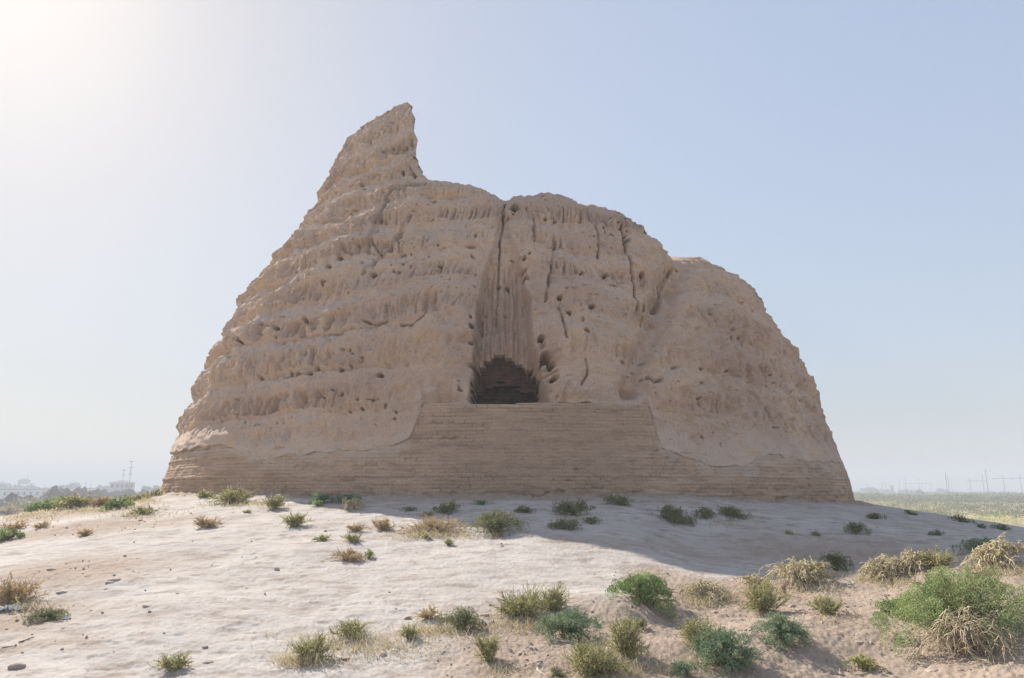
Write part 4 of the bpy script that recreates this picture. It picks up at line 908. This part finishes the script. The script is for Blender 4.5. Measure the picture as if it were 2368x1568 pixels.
for (x, y, lb) in [(2096, 1105, 'thin pole above the wide low green tree'), (2127, 1107, 'thin pole right of the wide low green tree'), (2081, 1113, 'thin pole between the small domed ruin and the wide tree'),
                   (2041, 1115, 'faint pole above the low dark tree hump'), (2049, 1116, 'faint pole just left of the small domed ruin'), (2007, 1117, 'faintest pole behind the bright green tree'), (2202, 1110, 'faint pole right behind the pole pair')]:
    wood_pole(x, 1134, x, y, 620, lb, 1, group='thin poles on the right horizon')
gantry(2250, 2271, 1134, 1105, 1098, 1112, 2246, 2276, 420, 'left two-legged pylon with a short crossbar')
gantry(2330, 2356, 1134, 1098, 1097, 1106, 2313, 2372, 400, 'right two-legged pylon with a long crossbar at the right edge')
gantry(2136, 2151, 1134, 1115, 1116, 1118, 2104, 2152, 700, 'small faint pylon between the thin poles and the pole pair')
def house():
    d = 360; c = at(281, 1134, d); s = d / FP; rx = np.array([math.cos(float(unp(281, 1134)[0])), -math.sin(float(unp(281, 1134)[0])), 0]); ry = np.array([-rx[1], rx[0], 0])
    w, dp, h = 44 * s, 30 * s, 17.5 * s + 2.4; e = empty('hip_roofed_house', c, 'grey two-storey house with a hipped roof behind two tall poles', 'house')
    def W(x, y, z): return rx * x + ry * y + np.array([0, 0, z])
    m = MB(); m.prism([W(-w / 2, -dp / 2, -.5), W(w / 2, -dp / 2, -.5), W(w / 2, dp / 2, -.5), W(-w / 2, dp / 2, -.5)], [W(-w / 2, -dp / 2, h), W(w / 2, -dp / 2, h), W(w / 2, dp / 2, h), W(-w / 2, dp / 2, h)]); m.build('wall', M['wall'], e)
    o = .5; m = MB(); m.prism([W(-w / 2 - o, -dp / 2 - o, h + .01), W(w / 2 + o, -dp / 2 - o, h + .01), W(w / 2 + o, dp / 2 + o, h + .01), W(-w / 2 - o, dp / 2 + o, h + .01)], [W(-w * .12, -.3, h + 5 * s), W(w * .12, -.3, h + 5 * s), W(w * .12, .3, h + 5 * s), W(-w * .12, .3, h + 5 * s)]); rf = m.build('roof', M['roof'], e)
    for i in range(5):
        for k in range(2):
            x = -w * .38 + i * w * .19; z = 1.2 + k * 2.9; f = MB(); f.prism([W(x - .5, -dp / 2 - .04, z), W(x + .5, -dp / 2 - .04, z), W(x + .5, -dp / 2 + .1, z), W(x - .5, -dp / 2 + .1, z)], [W(x - .5, -dp / 2 - .04, z + 1.4), W(x + .5, -dp / 2 - .04, z + 1.4), W(x + .5, -dp / 2 + .1, z + 1.4), W(x - .5, -dp / 2 + .1, z + 1.4)]); f.build('window', M['glass'], e)
house()
def long_building(px0, px1, top, d, label, name, nwin, mat='whitewall'):
    xm = (px0 + px1) / 2; c = at(xm, 1134, d); s = d / FP; a = float(unp(xm, 1134)[0]); rx = np.array([math.cos(a), -math.sin(a), 0]); ry = np.array([-rx[1], rx[0], 0]); w = (px1 - px0) * s; h = EYE + float(unp(xm, top)[1]) * d - c[2]
    e = empty(name, c, label, 'building')
    def W(x, y, z): return rx * x + ry * y + np.array([0, 0, z])
    def bx(m, x0, x1, y0, y1, z0, z1): m.prism([W(x0, y0, z0), W(x1, y0, z0), W(x1, y1, z0), W(x0, y1, z0)], [W(x0, y0, z1), W(x1, y0, z1), W(x1, y1, z1), W(x0, y1, z1)])
    m = MB(); bx(m, -w / 2, w / 2, 0, 9, -.5, h - .3); m.build('wall', M[mat], e); m = MB(); bx(m, -w / 2 - .3, w / 2 + .3, -.3, 9.3, h - .29, h); m.build('roof', M['roof'], e)
    for i in range(nwin):
        x = -w / 2 + w * (i + .5) / nwin; m = MB(); bx(m, x - w / nwin * .18, x + w / nwin * .18, -.04, .1, h * .35, h * .7); m.build('window', M['glass'], e)
long_building(108, 215, 1128.5, 380, 'long low white building behind the earth heaps on the left', 'long_building', 14)
long_building(0, 100, 1131, 330, 'low pale building at the far left edge', 'low_building', 10)
long_building(2060, 2066, 1123, 560, 'small tan tower-like building on the right horizon', 'small_tower', 2, 'wall')
def water_tower():
    d = 620; c = at(53, 1133, d); s = d / FP; h = EYE + float(unp(53, 1119)[1]) * d - c[2]; e = empty('water_tower', c, 'hazy water tower with a wide tank on the left horizon', 'water tower')
    for k in range(4):
        a = k * math.pi / 2 + .6; m = MB(); m.bar((math.cos(a) * 3, math.sin(a) * 3, -.5), (math.cos(a) * 2, math.sin(a) * 2, h), .3); m.build('leg', M['pole'], e)
    m = MB(); m.bar((0, 0, h), (0, 0, h + 2.8), 3.6, 3.9, 14); m.bar((0, 0, h + 2.8), (0, 0, h + 4), 3.9, .6, 14); m.build('tank', M['pole'], e)
    m = MB(); m.bar((2, 0, h + 3), (2, 0, h + 6.5), .2); m.build('mast', M['pole'], e)
water_tower()
def heaps():
    rng = np.random.RandomState(9)
    x0 = [(20, 1168, 90, 20, 150), (75, 1166, 80, 22, 160), (120, 1158, 70, 26, 170), (165, 1150, 60, 22, 190), (190, 1146, 50, 18, 200), (222, 1146, 46, 16, 200), (250, 1144, 50, 14, 210), (290, 1144, 60, 10, 215), (330, 1143, 50, 8, 220), (140, 1146, 40, 14, 215)]
    names = ['wide dark earth heap at the left edge', 'dark earth heap second from the left edge', 'tall dark earth heap below the white building', 'peaked earth heap right of the tall dark one', 'peaked earth heap in the middle of the row', 'earth heap left of the hip-roofed house', 'low earth heap in front of the hip-roofed house', 'long low earth heap right of the tall poles', 'lowest earth heap nearest the ruin', 'small far heap under the white building']
    for (px, py, w, h, d), lb in zip(x0, names):
        c = at(px, py, d); s = d / FP; n = 34; X, Y = np.meshgrid(np.linspace(-1, 1, n), np.linspace(-1, 1, n)); r = np.hypot(X, Y)
        Z = np.maximum(0, 1 - r) ** .8 * (1 + .6 * fbm(X * 2 + px, Y * 2, 0 * X, 4, 3)) + .12 * fbm(X * 5 + px, Y * 5, 0 * X, 3, 5) * (r < 1); top = EYE + float(unp(px, py - h)[1]) * d - c[2]
        V = np.stack([X * w * s * .7, Y * w * s * .5, Z * max(top, 1.0) - .15], -1).reshape(-1, 3)
        o = obj('earth_heap', mesh('earth_heap', V, grid_faces(n, n), M['earth'], True)); o.location = c; o.rotation_euler.z = -float(unp(px, py)[0]); tag(o, lb, 'earth heap', 'dug earth heaps on the plain')
heaps()

# ---------------------------------------------------------------- haze
hm = bpy.data.materials.new('haze'); hm.use_nodes = True; hn = hm.node_tree.nodes; hn.clear()
ho = hn.new('ShaderNodeOutputMaterial'); hv = hn.new('ShaderNodeVolumePrincipled'); hv.inputs['Color'].default_value = (.86, .90, .96, 1); hv.inputs['Density'].default_value = 0.0024; hv.inputs['Anisotropy'].default_value = 0.0
hm.node_tree.links.new(hv.outputs[0], ho.inputs['Volume'])
mb = MB(); mb.box((0, 0, 14), (6400, 6400, 38)); hz = mb.build('haze', hm); tag(hz, 'thin pale summer haze over the plain', 'haze', kind='stuff')
